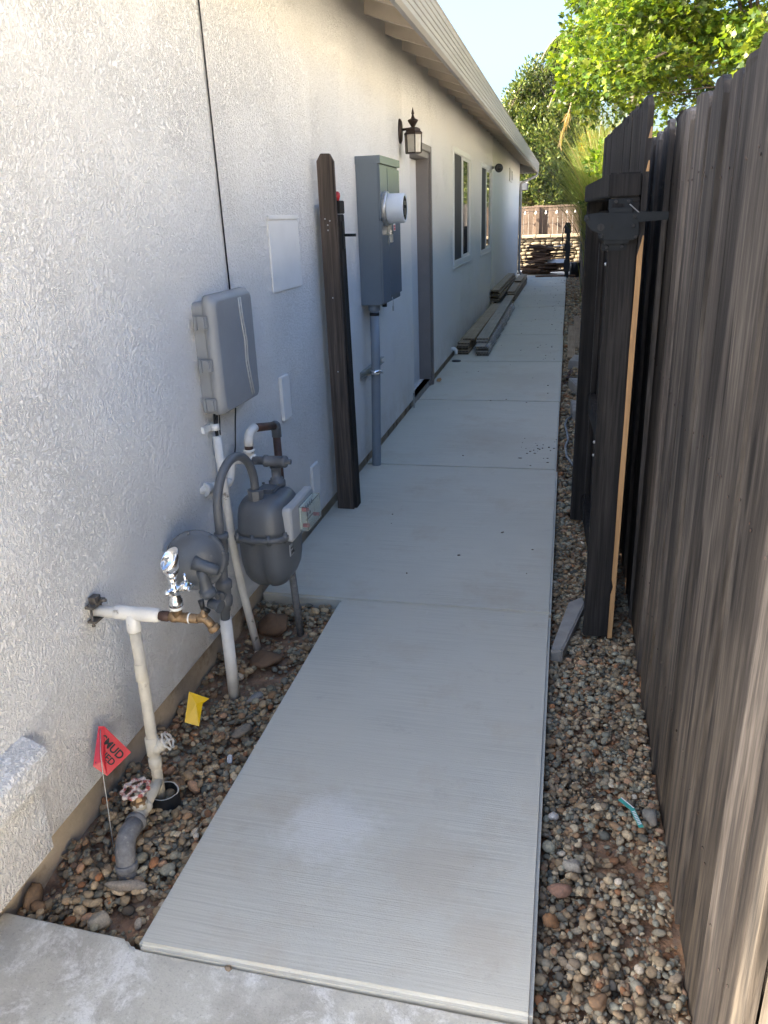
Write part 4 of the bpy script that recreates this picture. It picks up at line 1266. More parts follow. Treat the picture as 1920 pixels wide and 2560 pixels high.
du = (Vector(rp_[2]) - Vector(rp_[1])).normalized()
dv = (Vector(rp_[1]) - Vector(rp_[3])) ; dv = (dv - du * dv.dot(du)).normalized()
base = Vector(rp_[1])
for txt, k_, sh, hh in (('SMUD', .036, .016, .031), ('RIED', .062, .040, .026), ('LE', .083, .052, .026)):
    lettering(txt, base - dv * k_ + du * sh, du, dv, hh, rcl, M['print'], .0022)

# ------------------------------------------------------------------ gravel


def ico(sub):
    bm = bmesh.new(); bmesh.ops.create_icosphere(bm, subdivisions=sub, radius=1)
    V_ = np.array([v.co[:] for v in bm.verts]); F_ = np.array([[v.index for v in f.verts] for f in bm.faces]); bm.free()
    return V_, F_


IV, IF = ico(2)
SHAPES = []
for k_ in range(14):
    r = np.random.default_rng(100 + k_)
    d = np.ones(len(IV))
    for _ in range(5):
        ax_ = r.normal(size=3); ax_ /= np.linalg.norm(ax_)
        d *= 1 + r.uniform(-.10, .10) * np.tanh(3 * (IV @ ax_ - r.uniform(-.2, .5)))
    if k_ % 3 != 1:               # some broken, angular ones
        for _ in range(5):
            ax_ = r.normal(size=3); ax_ /= np.linalg.norm(ax_)
            h_ = r.uniform(.6, .8); pr2 = (IV * d[:, None]) @ ax_
            d = np.where(pr2 > h_, d * (h_ / np.maximum(pr2, 1e-6)) ** .9, d)
    SHAPES.append(IV * d[:, None])
PAL = np.array([(.25, .27, .25), (.20, .22, .215), (.30, .31, .28), (.36, .31, .235), (.32, .26, .19), (.26, .18, .12), (.30, .15, .08), (.45, .41, .34), (.13, .14, .14), (.40, .35, .27), (.22, .19, .16), (.34, .23, .17), (.55, .53, .5)])
PW = np.array([13, 10, 11, 15, 14, 11, 3.5, 6, 4, 9, 9, 6, 1.2]); PW /= PW.sum()


def rotm(q):
    w, x, y, z = q
    return np.array([[1 - 2 * (y * y + z * z), 2 * (x * y - z * w), 2 * (x * z + y * w)], [2 * (x * y + z * w), 1 - 2 * (x * x + z * z), 2 * (y * z - x * w)], [2 * (x * z - y * w), 2 * (y * z + x * w), 1 - 2 * (x * x + y * y)]])


def gravel(name, x0, x1, y0, y1, n, smin, smax, base, seed, top, bare=(), tint=(1.02, .91, .73)):
    """Stones dropped one after another onto a height field."""
    r = np.random.default_rng(seed)
    res = .005
    nx, ny = int((x1 - x0) / res) + 1, int((y1 - y0) / res) + 1
    Hm = np.full((ny, nx), base)
    Vs, Cs = [], []
    cnt = 0
    for i in range(n):
        px, py = r.uniform(x0, x1), r.uniform(y0, y1)
        skip = False
        for bx, by, br, pr_b in bare:
            if (px - bx) ** 2 + (py - by) ** 2 < br * br and r.random() < pr_b:
                skip = True
        if skip: continue
        s_ = smin + (smax - smin) * r.beta(1.3, 3.2)
        a = s_ * r.uniform(.85, 1.3); b = s_ * r.uniform(.7, 1.0); c = s_ * r.uniform(.42, .75)
        yaw = r.uniform(0, 2 * math.pi)
        px = min(max(px, x0 + b * .8), x1 - b * .8)
        m = max(a, b) * .8
        i0, i1 = max(0, int((px - m - x0) / res)), min(nx, int((px + m - x0) / res) + 1)
        j0, j1 = max(0, int((py - m - y0) / res)), min(ny, int((py + m - y0) / res) + 1)
        if i1 <= i0 or j1 <= j0: continue
        patch = Hm[j0:j1, i0:i1]
        h_ = .55 * patch.mean() + .45 * patch.max()
        if h_ > top: continue
        z = h_ + c * .55
        tilt = r.normal(0, .22, 2)
        q = np.array([math.cos(yaw / 2), tilt[0] * .5, tilt[1] * .5, math.sin(yaw / 2)]); q /= np.linalg.norm(q)
        Rm = rotm(q)
        sh = SHAPES[r.integers(len(SHAPES))] * np.array([a, b, c])
        Vs.append(sh @ Rm.T + np.array([px, py, z]))
        col = PAL[r.choice(len(PAL), p=PW)] * np.array(tint) * r.uniform(.7, 1.75)
        Cs.append(np.repeat(col[None], len(IV), 0))
        yy, xx = np.mgrid[j0:j1, i0:i1]
        dx = (xx * res + x0 - px); dy = (yy * res + y0 - py)
        cu, su = math.cos(yaw), math.sin(yaw)
        e = ((dx * cu + dy * su) / a) ** 2 + ((-dx * su + dy * cu) / b) ** 2
        zz = z + c * np.sqrt(np.clip(1 - e, 0, 1))
        patch[e < 1] = np.maximum(patch[e < 1], zz[e < 1])
        cnt += 1
    V_ = np.concatenate(Vs); C_ = np.concatenate(Cs)
    F_ = (IF[None] + (np.arange(cnt) * len(IV))[:, None, None]).reshape(-1, 3)
    return tag(obj(name, npmesh(name, V_, F_, M['stone'], C_), None), kind='stuff'), V_


IV_, IF_ = IV, IF
bare_l = [(-1.02, 2.42, .10, .6), (-1.23, 2.05, .09, .7), (-1.02, 1.72, .08, .5), (-1.2, 1.48, .08, .5), (-1.10, 2.35, .13, .8), (-1.2, 2.25, .12, .8), (-1.16, 2.62, .17, .85), (-1.02, 2.72, .10, .6), (-1.0, 1.28, .07, .8), (-1.05, 1.95, .16, .45), (-1.2, 1.85, .1, .6), (-1.28, 1.3, .07, .9)]
gravel('gravel', -1.295, -.918, 1.20, 2.915, 9000, .0032, .022, -.084, 11, -.035, bare_l, (1.10, .90, .66))
bare_r = [(.2, 1.7, .09, .7), (.25, 1.45, .08, .6), (.15, 2.2, .08, .5), (.28, 1.6, .06, .8), (.18, 1.95, .07, .5)]
gravel('gravel', .006, .332, .75, 4.2, 14500, .0032, .0195, -.084, 12, -.033, bare_r)
IV, IF = ico(1)
SH2 = []
for k_ in range(10):
    r = np.random.default_rng(300 + k_); SH2.append(IV * (1 + r.uniform(-.14, .14, len(IV)))[:, None])
SHAPES = SH2
gravel('gravel', .006, .332, 4.2, 10, 4600, .012, .03, -.08, 13, -.035, [(.1, 7.9, .2, .8)])
gravel('gravel', .006, .332, 10, 22, 3600, .02, .04, -.08, 14, -.035)


def rock(name, label, c, size, seed, colr, rot=(0, 0, 0), sub=3, rough=.10, mat=None):
    r = np.random.default_rng(seed); V_, F_ = ico(sub)
    d = np.ones(len(V_))
    for _ in range(10):
        ax_ = r.normal(size=3); ax_ /= np.linalg.norm(ax_); h_ = r.uniform(.55, .85)
        pr2 = (V_ * d[:, None]) @ ax_
        d = np.where(pr2 > h_, d * (h_ / np.maximum(pr2, 1e-6)) ** .85, d)
    for f_ in (3, 6, 11):
        ph = r.uniform(0, 6, 3)
        d *= 1 + rough / f_ * 2 * np.sin(V_[:, 0] * f_ + ph[0]) * np.sin(V_[:, 1] * f_ + ph[1] + V_[:, 2] * f_ * .7)
    V2 = V_ * d[:, None] * np.array(size)
    col = np.array(colr)[None] * (1 + .12 * np.sin(V_ * 9).sum(1)[:, None] * .4)
    o = obj(name, npmesh(name, V2, F_, mat or M['stone'], np.repeat(np.array([colr]), len(V_), 0) * r.uniform(.9, 1.1, (len(V_), 1))), None)
    o.location = c; o.rotation_euler = rot
    return tag(o, label, 'rock')


rock('concrete_chunk', 'long pale chunk of crumbled concrete lying on the left gravel', (-1.055, 1.335, -.035), (.062, .018, .016), 1, (.40, .33, .25), (0, .05, .30))
rock('rock', 'pale knobbly rock at the edge of the old slab, lower left gravel', (-1.055, 1.222, -.035), (.034, .027, .026), 2, (.36, .31, .235), (.2, 0, .5))
rock('dirt_clod', 'brown upright clod of dirt against the wall foundation, lower left corner', (-1.272, 1.262, -.035), (.02, .046, .034), 3, (.24, .15, .085), (0, 0, .2))
rock('rock', 'grey angular rock beside the white wrapped gas riser', (-1.035, 2.19, -.035), (.021, .045, .017), 4, (.33, .31, .28), (0, 0, -.5))
rock('rock', 'long brown stone beside the walkway, near the yellow flag', (-1.0, 2.0, -.035), (.025, .055, .018), 5, (.28, .23, .17), (0, 0, -.5))
rock('dirt_clod', 'large reddish clod of dirt behind the gas meter stand', (-1.16, 2.74, -.04), (.07, .075, .05), 6, (.20, .11, .06), (0, 0, 1), rough=.2)
rock('dirt_clod', 'flat reddish clod of dirt in front of the white wall conduit', (-1.10, 2.46, -.05), (.07, .055, .032), 7, (.20, .115, .065), (0, 0, .6), rough=.2)
rock('rock', 'rust orange crumbly rock touching the walkway edge, right gravel', (.032, 1.43, -.03), (.023, .022, .022), 8, (.30, .15, .065), (.3, 0, .5), rough=.2)
rock('rock', 'flat reddish brown rock on the right gravel beside the walkway edge', (.055, 1.525, -.03), (.032, .022, .016), 9, (.33, .18, .12), (0, 0, .2))
rock('rock', 'pale knobbly rock on the right gravel above the reddish one', (.085, 1.605, -.028), (.026, .025, .022), 10, (.42, .38, .31), (0, .3, .5), rough=.2)
rock('rock', 'big rounded grey stone at the foot of the fence', (.30, 1.83, -.025), (.02, .036, .022), 11, (.21, .205, .18), (0, 0, .3), rough=.03)
rock('rock', 'rust brown lump at the bottom of the right gravel', (.14, 1.24, -.03), (.026, .024, .02), 12, (.27, .16, .085), (0, 0, .4), rough=.2)
rock('rock', 'white quartz pebble on the right gravel near the walkway', (.036, 1.785, -.03), (.016, .017, .013), 13, (.62, .6, .56), (0, 0, .4), rough=.03)
rock('rock', 'bright white pebble near the yellow flag', (-.985, 1.86, -.035), (.010, .017, .012), 14, (.7, .7, .7), (.6, 0, .2), rough=.03)
rock('pebble', 'small brown pebble lying on the old slab against the walkway edge', (-.68, 1.147, -.012), (.011, .009, .008), 15, (.30, .23, .16))
rock('leaning_stone', 'flat grey paver stone lying at the foot of the gate', (0, 0, 0), (.01, .01, .01), 16, (.3, .3, .3)).hide_render = False
bpy.data.objects.remove(bpy.data.objects['leaning_stone'])
s = MB().prism([(.008, 2.64, -.055), (.052, 2.645, -.055), (.145, 3.06, -.055), (.13, 3.12, -.055), (.075, 3.06, -.055), (.012, 2.68, -.055)], (0, 0, .052))
ls = tag(obj('paver_stone', s, M['cmu'], None, .006), 'flat grey paver stone lying under the near corner of the gate', 'paver')
tag(obj('litter_strip', MB().add([(.215, 1.875, -.022), (.225, 1.885, -.022), (.246, 1.835, -.017), (.258, 1.842, -.017), (.266, 1.775, -.024), (.279, 1.781, -.024)], [(0, 1, 3, 2), (2, 3, 5, 4)]), M['teal']), 'torn teal and white strip of packaging on the right gravel', 'litter')
lt = bpy.data.objects['litter_strip']
so = lt.modifiers.new('thick', 'SOLIDIFY'); so.thickness = .0006
s = MB().add([(.2235, 1.8835, -.0208), (.2262, 1.8862, -.0208), (.2555, 1.8408, -.0158), (.2585, 1.8428, -.0158)], [(0, 1, 3, 2)])
for i in range(9):
    t0 = .1 + i * .09; t1 = t0 + .05
    a, b, c_, d = Vector((.248, 1.833, -.0155)), Vector((.2565, 1.8375, -.0155)), Vector((.2675, 1.777, -.0222)), Vector((.277, 1.7815, -.0222))
    s.add([a.lerp(c_, t0), b.lerp(d, t0), b.lerp(d, t1), a.lerp(c_, t1)], [(0, 1, 2, 3)])
obj('white_bar', s, M['whiteplastic'], lt)

# dark bits of leaf and dirt on the path
r = np.random.default_rng(5)
V_, F_ = ico(1)
Vs, Cs = [], []
for i in range(150):
    if i < 60:
        y_ = r.uniform(9, 21.5); x_ = -abs(r.normal(0, .16)) - .02
    else:
        y_ = r.uniform(3.2, 20); x_ = r.uniform(-1.0, -.03)
    if i > 125:
        y_ = r.uniform(4.95, 5.7); x_ = r.uniform(-.26, -.01)
    s_ = r.uniform(.0025, .006) * (1 + y_ * .05)
    a_ = r.uniform(0, 6.3)
    q = V_ * np.array([s_ * r.uniform(.7, 2.2), s_, s_ * .45])
    Rm = np.array([[math.cos(a_), -math.sin(a_), 0], [math.sin(a_), math.cos(a_), 0], [0, 0, 1]])
    Vs.append(q @ Rm.T + np.array([x_, y_, s_ * .35]))
    c_ = np.array([(.09, .075, .06), (.26, .22, .17), (.16, .115, .08)][r.integers(3)])
    Cs.append(np.repeat(c_[None], len(V_), 0))
n_ = len(Vs)
tag(obj('debris', npmesh('debris', np.concatenate(Vs), (F_[None] + (np.arange(n_) * len(V_))[:, None, None]).reshape(-1, 3), M['stone'], np.concatenate(Cs)), None), kind='stuff')

# ------------------------------------------------------------------ decking boards along the wall


def hollow_board(L, w=.14, t=.026, mat='deck'):
    """Composite board along +Y with black blocks painting the shade of open cells on its near end."""
    mb = MB().box(-w / 2, w / 2, 0, L, 0, t)
    n = 8
    for i in range(n):
        x = -w / 2 + w * (i + .5) / n
        mb.box(x - w / n * .33, x + w / n * .33, -.0012, .004, t * .22, t * .78, 1)
    return mb.mesh('deck_board', [M[mat], M['hollowshade']])


stackA = [(-1.178, 9.33, .000, 4.4, 0), (-1.172, 9.30, .027, 4.5, .004), (-1.180, 9.36, .054, 4.3, 0), (-1.175, 9.31, .081, 4.4, -.003), (-1.176, 9.38, .108, 4.2, 0)]
stackB = [(-.925, 9.22, .0, 4.9, .0), (-.93, 9.20, .027, 4.9, .003), (-.945, 9.32, .054, 4.8, 0), (-.95, 9.26, .081, 4.9, 0)]
G1 = 'composite boards stacked along the wall'
ORD = ['lowest', 'second from the ground', 'third from the ground', 'fourth from the ground', 'fifth from the ground', 'sixth from the ground', 'topmost']
for q_, (x, y, z, L, a) in enumerate(stackA):
    o = inst('deck_board', hollow_board(L), (x, y, z), (0, 0, a + rad(-.3)))
    tag(o, 'brown composite board, ' + ORD[q_] + ', in the low stack against the white wall', 'board', G1)
for q_, (x, y, z, L, a) in enumerate(stackB):
    o = inst('deck_board', hollow_board(L, mat='deckgrey'), (x, y, z), (0, 0, a + rad(.4)))
    tag(o, 'grey composite board, ' + ORD[q_] + ', in the plastic-wrapped stack', 'board', G1)
tag(inst('deck_board', hollow_board(3.9), (-1.13, 9.55, .135), (0, 0, rad(-.2))), 'brown composite board lying uppermost on the stack nearest the door', 'board', G1)
tag(inst('deck_board', hollow_board(5.2, mat='deckgrey'), (-.965, 9.50, .108), (0, 0, rad(.3))), 'long grey composite board on top of the wrapped stack', 'board', G1)
tag(inst('deck_board', hollow_board(5.2, mat='deckgrey'), (-.962, 9.56, .1345), (0, 0, rad(.3))), 'topmost long grey composite board of the wrapped stack', 'board', G1)
for i in range(7):
    o = inst('deck_board', hollow_board(4.6 - .1 * i), (-1.185 + .012 * math.sin(i * 2.1), 13.75 + .10 * ((i * 37) % 3), .162 + .027 * i), (0, 0, rad(-.2 + .15 * (i % 3))))
    tag(o, 'brown composite board, ' + ORD[i] + ', in the tall far stack against the wall', 'board', G1)
for i in range(7):
    o = inst('deck_board', hollow_board(4.4 - .25 * (i % 2)), (-1.005 + .01 * math.sin(i * 1.7), 14.95 + .15 * ((i * 29) % 4), .0 + .027 * i), (0, 0, rad(-.35)))
    tag(o, 'brown composite board, ' + ORD[i] + ', in the far stack beside the walkway', 'board', G1)
tag(inst('deck_board', hollow_board(1.6), (-1.0, 17.2, .20), (0, 0, 0)), 'short brown composite board on the farthest stack', 'board', G1)
wr = MB()
ny = 26
ringsw = []
for j in range(ny):
    y_ = 9.22 + j * .19
    k_ = .006 * math.sin(j * 1.9) + .005 * math.sin(j * 4.1)
    ringsw.append([Vector((-.862 + k_, y_, .002)), Vector((-.85 + k_ * 2, y_, .03)), Vector((-.862 + k_, y_, .07)), Vector((-.87 - k_, y_, .108)), Vector((-.90, y_, .112 + k_ * .4))])
wr.loft(ringsw, 0, True, False, False)
wo = tag(obj('plastic_wrap', wr, M['wrap']), 'loose clear plastic wrap along the side of the grey board stack', 'wrap')
so = wo.modifiers.new('thick', 'SOLIDIFY'); so.thickness = .001

tag(obj('drain_elbow', MB().tube(fillet([(-1.30, 9.06, .112), (-1.222, 9.06, .112), (-1.222, 9.06, .045)], .035), .021, 12), M['whiteplastic']), 'white drain elbow poking out of the wall beside the board stack', 'drain pipe')
tag(obj('valve_lid', MB().lathe((-1.19, 8.86, .0), (0, 0, 1), [(.055, 0), (.05, .012), (.02, .016)], 16), M['black']), 'small flat black lid on the walkway in front of the board stack', 'lid')
tag(obj('brown_leaf', MB().add([(-1.235, 7.68, .01), (-1.2, 7.66, .006), (-1.185, 7.71, .02), (-1.205, 7.76, .03), (-1.24, 7.74, .02)], [(0, 1, 2, 3, 4)]), M['cutwood']), 'curled orange brown leaf at the foot of the door frame', 'leaf')

# ------------------------------------------------------------------ right gravel strip: scraps
for (lab, x, y, L, a, z) in (('weathered scrap board lying on the gravel, the one nearer the walkway', .10, 9.25, 2.6, -.004, -.035), ('weathered scrap board lying on the gravel against the fence', .195, 9.9, 3.0, .002, -.03)):
    tag(inst('scrap_board', MB().box(-.045, .045, 0, L, 0, .022).mesh('scrap_board', [M['scrap']], .002), (x, y, z), (rad(.3), rad(3), a)), lab, 'board', 'scrap boards on the gravel')
for (lab, x, y, a) in (('grey concrete block on the gravel nearest the gate', .19, 6.55, .05), ('grey concrete block on the gravel, the middle one', .20, 7.55, .2), ('grey concrete block on the gravel beside the scrap boards', .19, 8.85, -.15)):
    b = tag(inst('concrete_block', MB().box(-.10, .10, -.20, .20, 0, .10).mesh('concrete_block', [M['cmu']], .008), (x, y, -.06), (0, rad(4), a)), lab, 'block', 'concrete blocks on the gravel')
tag(obj('grey_cable', MB().tube([(.10, 6.45, -.02), (.06, 6.3, -.015), (.045, 6.1, -.01), (.06, 5.9, -.015), (.07, 5.7, -.02), (.05, 5.5, -.015), (.06, 5.25, -.012), (.12, 5.0, -.02)], .009, 8), M['greywire']), 'loose grey cable snaking over the gravel beside the gate', 'cable')
r = np.random.default_rng(9)
Vs, Fs = [], []
lf = MB()
for i in range(26):
    c_ = Vector((.10 + r.normal(0, .05), 7.95 + r.normal(0, .16), -.02 + r.uniform(0, .015)))
    a_ = r.uniform(0, 6.3); R_ = Euler((r.uniform(-.5, .5), r.uniform(-.5, .5), a_)).to_matrix()
    lf.add([c_ + R_ @ Vector(p) for p in ((-.05, 0, 0), (0, .018, .006), (.055, 0, 0), (0, -.018, .006))], [(0, 1, 2, 3)])
tag(obj('fallen_leaves', lf, M['rustpipe']), kind='stuff')

# ------------------------------------------------------------------ far end: lumber pile, post, stone wall, fence
G2 = 'old boards in the heap at the end of the walkway'
r = np.random.default_rng(21)
lum = [MB().box(-L / 2, L / 2, -w / 2, w / 2, 0, t).mesh('lumber_board', [M['lumber']], .003) for L, w, t in ((.9, .14, .035), (.7, .14, .035), (.55, .09, .04), (1.0, .09, .04), (.48, .14, .038))]
heights = [0, .04, .08, .12, .16, .2, .24, .28, .32, .36, .4, .44, .48, .52, .56, .60, .64, .67, .70]
n = 0
for h_ in heights:
    wd = 1.0 if h_ < .28 else (.75 if h_ < .5 else .6)
    for q in range(3 if h_ < .28 else 2):
        x_ = -.70 + r.uniform(-.5, .5) * (wd - .4) + (.0 if h_ > .28 else .02)
        y_ = 21.95 + q * .2 + r.uniform(-.05, .05)
        me = lum[r.integers(5)] if h_ < .3 else lum[[1, 4, 2][r.integers(3)]]
        o = inst('lumber_board', me, (x_, y_, h_ + r.uniform(0, .008)), (r.uniform(-.06, .06), r.uniform(-.1, .1), r.uniform(-.35, .35)))
        tag(o, 'short old brown board in the untidy heap at the end of the walkway', 'board', G2)
        n += 1
for i in range(7):
    o = inst('lumber_board', lum[[0, 3][i % 2]], (-.30 + r.uniform(-.05, .05), 22.1 + r.uniform(-.1, .2), .06 + i * .09), (0, r.uniform(-.05, .05), r.uniform(-.1, .1)))
    tag(o, 'old brown board, ' + ORD[i] + ', in the flat stack behind the black post', 'board', 'boards stacked behind the black post')
tag(inst('white_board', MB().box(-.4, .4, -.08, .08, 0, .02).mesh('white_board', [M['doorwhite']], .002), (-.3, 22.15, .695), (0, -.08, .1)), 'pale board lying on top of the stack behind the black post', 'board')
tag(inst('white_board', MB().box(-.3, .3, -.06, .06, 0, .02).mesh('white_board', [M['doorwhite']], .002), (-.28, 21.95, .33), (.9, 0, 0)), 'pale board lower down in the stack behind the black post', 'board')
tag(inst('lumber_board', lum[3], (-.28, 21.15, 0), (0, 0, .03)), 'single dark board lying across the far walkway end', 'board')

bp = thing('black_post', 'short black post with a hooded top standing at the end of the walkway', 'post', (.0, 21.1, 0))
obj('shaft', MB().box(-.05, .055, 21.05, 21.15, -.1, 1.05), M['black'], bp, .006)
obj('hood', MB().box(-.095, .065, 21.03, 21.17, 1.04, 1.25).box(-.075, .05, 21.04, 21.16, 1.251, 1.30), M['black'], bp, .012)
obj('clamp', MB().box(-.085, .075, 21.03, 21.17, .62, .80), M['black'], bp, .01)
obj('clamp', MB().box(-.075, .07, 21.03, 21.17, .12, .42), M['black'], bp, .01)
obj('hose', MB().tube([(-.07, 21.1, 1.26), (-.13, 21.1, 1.15), (-.14, 21.1, .9), (-.09, 21.1, .6)], .012, 8), M['cable'], bp)
tag(obj('dark_bin', MB().loft([[Vector((.20 + .13 * k_ * math.cos(q), 21.3 + .15 * k_ * math.sin(q), z)) for q in (2 * math.pi * j / 12 for j in range(12))] for k_, z in ((.9, -.05), (1, .2), (1.05, .33), (.9, .34))], 0, True), M['black']), 'low black tub at the foot of the black post', 'tub')

wl = thing('stone_wall', 'low tan stone retaining wall with a flat cap, at the back of the yard', 'wall', (-1, 24.5, 0))
obj('backing', MB().box(-4.5, .30, 24.46, 24.75, -.13, .80), M['mortar'], wl)
Vb, Fb = ico(2)
r = np.random.default_rng(33)
TAN = np.array([(.50, .40, .25), (.44, .36, .25), (.55, .45, .30), (.38, .30, .2), (.58, .5, .36)])
blocks = []
for k_ in range(6):
    p_ = 5.0
    nrm = (np.abs(Vb) ** p_).sum(1) ** (-1 / p_)
    blocks.append(Vb * nrm[:, None] * (1 + np.random.default_rng(k_).uniform(-.05, .05, (len(Vb), 1))))
bm_ = []
for k_ in range(6):
    for c_ in TAN[:3]:
        bm_.append(npmesh('stone', blocks[k_] * .5, Fb, M['wallstone'], np.repeat((c_ * r.uniform(.6, .85))[None], len(Vb), 0)))
z = -.05
row = 0
while z < .76:
    hh = r.uniform(.085, .12); x = -2.6 + r.uniform(0, .2)
    while x < .28:
        ww = r.uniform(.14, .30)
        o = inst('stone', bm_[r.integers(len(bm_))], (x + ww / 2, 24.45 + r.uniform(-.012, .012), z + hh / 2), (0, r.uniform(-.03, .03), 0), wl, (ww * .97, .10, hh * .95))
        x += ww
    z += hh; row += 1
for x in np.arange(-2.6, .25, .42):
    obj('cap_stone', MB().box(x, x + .412, 24.34, 24.80, z + .004 - .03 * 0, z + .085), M['capstone'], wl, .012)

bf = thing('back_fence', 'sunlit brown board fence behind the stone wall at the end of the yard', 'fence', (-1, 25.6, 0))
bpk = [picket(.14, 1.86, .02, 60 + i, .0).mesh('picket', [M['backfence']]) for i in range(3)]
for i in range(34):
    x = -4.2 + i * .146
    o = inst('picket', bpk[i % 3], (x, 25.6 + random.uniform(-.006, .006), -.1 + (0 if x > -1.0 else -.06) + random.uniform(-.01, .01)), (0, 0, rad(90 + random.uniform(-2, 2))), bf)
obj('top_rail', MB().box(-4.3, .7, 25.575, 25.64, 1.70, 1.74), M['backfence'], bf)
obj('fence_post', MB().box(-.98, -.88, 25.5, 25.585, -.1, 1.72).box(.2, .3, 25.5, 25.585, -.1, 1.75), M['backfence'], bf)

slt = thing('string_lights', 'string of small glass bulbs hanging along the back fence', 'string lights', (-.6, 25.3, 1.6))
pts = [(-2.2 + i * .1, 25.35, 1.615 - .035 * abs(math.sin(i * .1 / .34 * math.pi / 1))) for i in range(26)]
obj('wire', MB().tube(pts, .006, 5), M['cable'], slt)
for x in (-1.62, -1.30, -.98, -.68, -.36, -.06, .18):
    obj('bulb', MB().lathe((x, 25.35, 1.60), (0, 0, -1), [(.016, 0), (.016, .03), (.02, .035), (.033, .06), (.034, .075), (.02, .095), (.003, .1)], 10), M['bulb'], slt)

# cream house added unseen beyond the fence to bounce warm sunlight back
nh = thing('bounce_house', "cream stucco house added out of view behind the right fence to bounce sunlight onto the white wall", 'house', (9, 5, 0))
NX = 4.9
obj('wall', MB().box(NX, 13, -9.0, 21, -.1, 3.95), M['palewall'], nh)
obj('roof', MB().prism([(NX - .4, -9.4, 3.96), (9, -9.4, 5.3), (13.4, -9.4, 3.96)], (0, 30.8, 0)), M['roof'], nh)
for yy, zz in ((-5, 2.4), (1.5, 2.4), (8.5, 2.4), (15, 2.4), (5, .9), (12, .9)):
    wv = obj('window', MB().box(NX - .03, NX - .001, yy, yy + 1.3, zz, zz + 1.1), M['vinyl'], nh)
    obj('pane', MB().box(NX - .034, NX - .031, yy + .06, yy + 1.24, zz + .06, zz + 1.04), M['glass'], wv)
# house far behind the back fence
fh = thing('rear_house', 'tan house with a dark roof half hidden behind the back fence and tree', 'house', (-3, 40, 0))
obj('wall', MB().box(-9, 1.2, 40, 48, -.1, 2.45), M['palewall'], fh)
obj('roof', MB().prism([(-9.6, 39.4, 2.4), (-9.6, 44, 3.6), (-9.6, 48.6, 2.4)], (11.3, 0, 0)), M['roof'], fh)

# ------------------------------------------------------------------ vegetation


def leaves(name, P, N, L, Wd, colr, mat, parent, lobed=False, seed=0, droop=.0):
    """Leaf-sized faces: P positions, N tip directions, L lengths, Wd width ratio, one colour each."""
    r = np.random.default_rng(seed)
    n = len(P)
    N = N / np.linalg.norm(N, axis=1, keepdims=True)
    rv = r.normal(size=(n, 3)); rv[:, 2] += 1.4
    U = np.cross(N, rv); U /= np.linalg.norm(U, axis=1, keepdims=True) + 1e-9
    K = np.cross(U, N)
    if lobed:
        T_ = np.array([(0, 0, 0), (.42, .12, .05), (.26, .38, .0), (.5, .55, .06), (.2, .6, .0), (0, 1, -.08), (-.2, .6, 0), (-.5, .55, .06), (-.26, .38, 0), (-.42, .12, .05)])
        tri = np.array([(0, 1, 2), (0, 2, 4), (2, 3, 4), (0, 4, 6), (4, 5, 6), (0, 6, 8), (6, 7, 8), (0, 8, 9)])
    else:
        T_ = np.array([(0, 0, 0), (.5, .4, .08), (0, 1, -.06), (-.5, .4, .08)])
        tri = np.array([(0, 1, 2), (0, 2, 3)])
    T_ = T_ * np.array([Wd, 1, 1])
    V_ = P[:, None] + L[:, None, None] * (U[:, None] * T_[None, :, :1] + N[:, None] * T_[None, :, 1:2] + K[:, None] * T_[None, :, 2:])
    F_ = (tri[None] + (np.arange(n) * len(T_))[:, None, None]).reshape(-1, 3)
    C_ = np.repeat(colr[:, None], len(T_), 1).reshape(-1, 3)
    return obj(name, npmesh(name, V_.reshape(-1, 3), F_, mat, C_, False), None, parent)


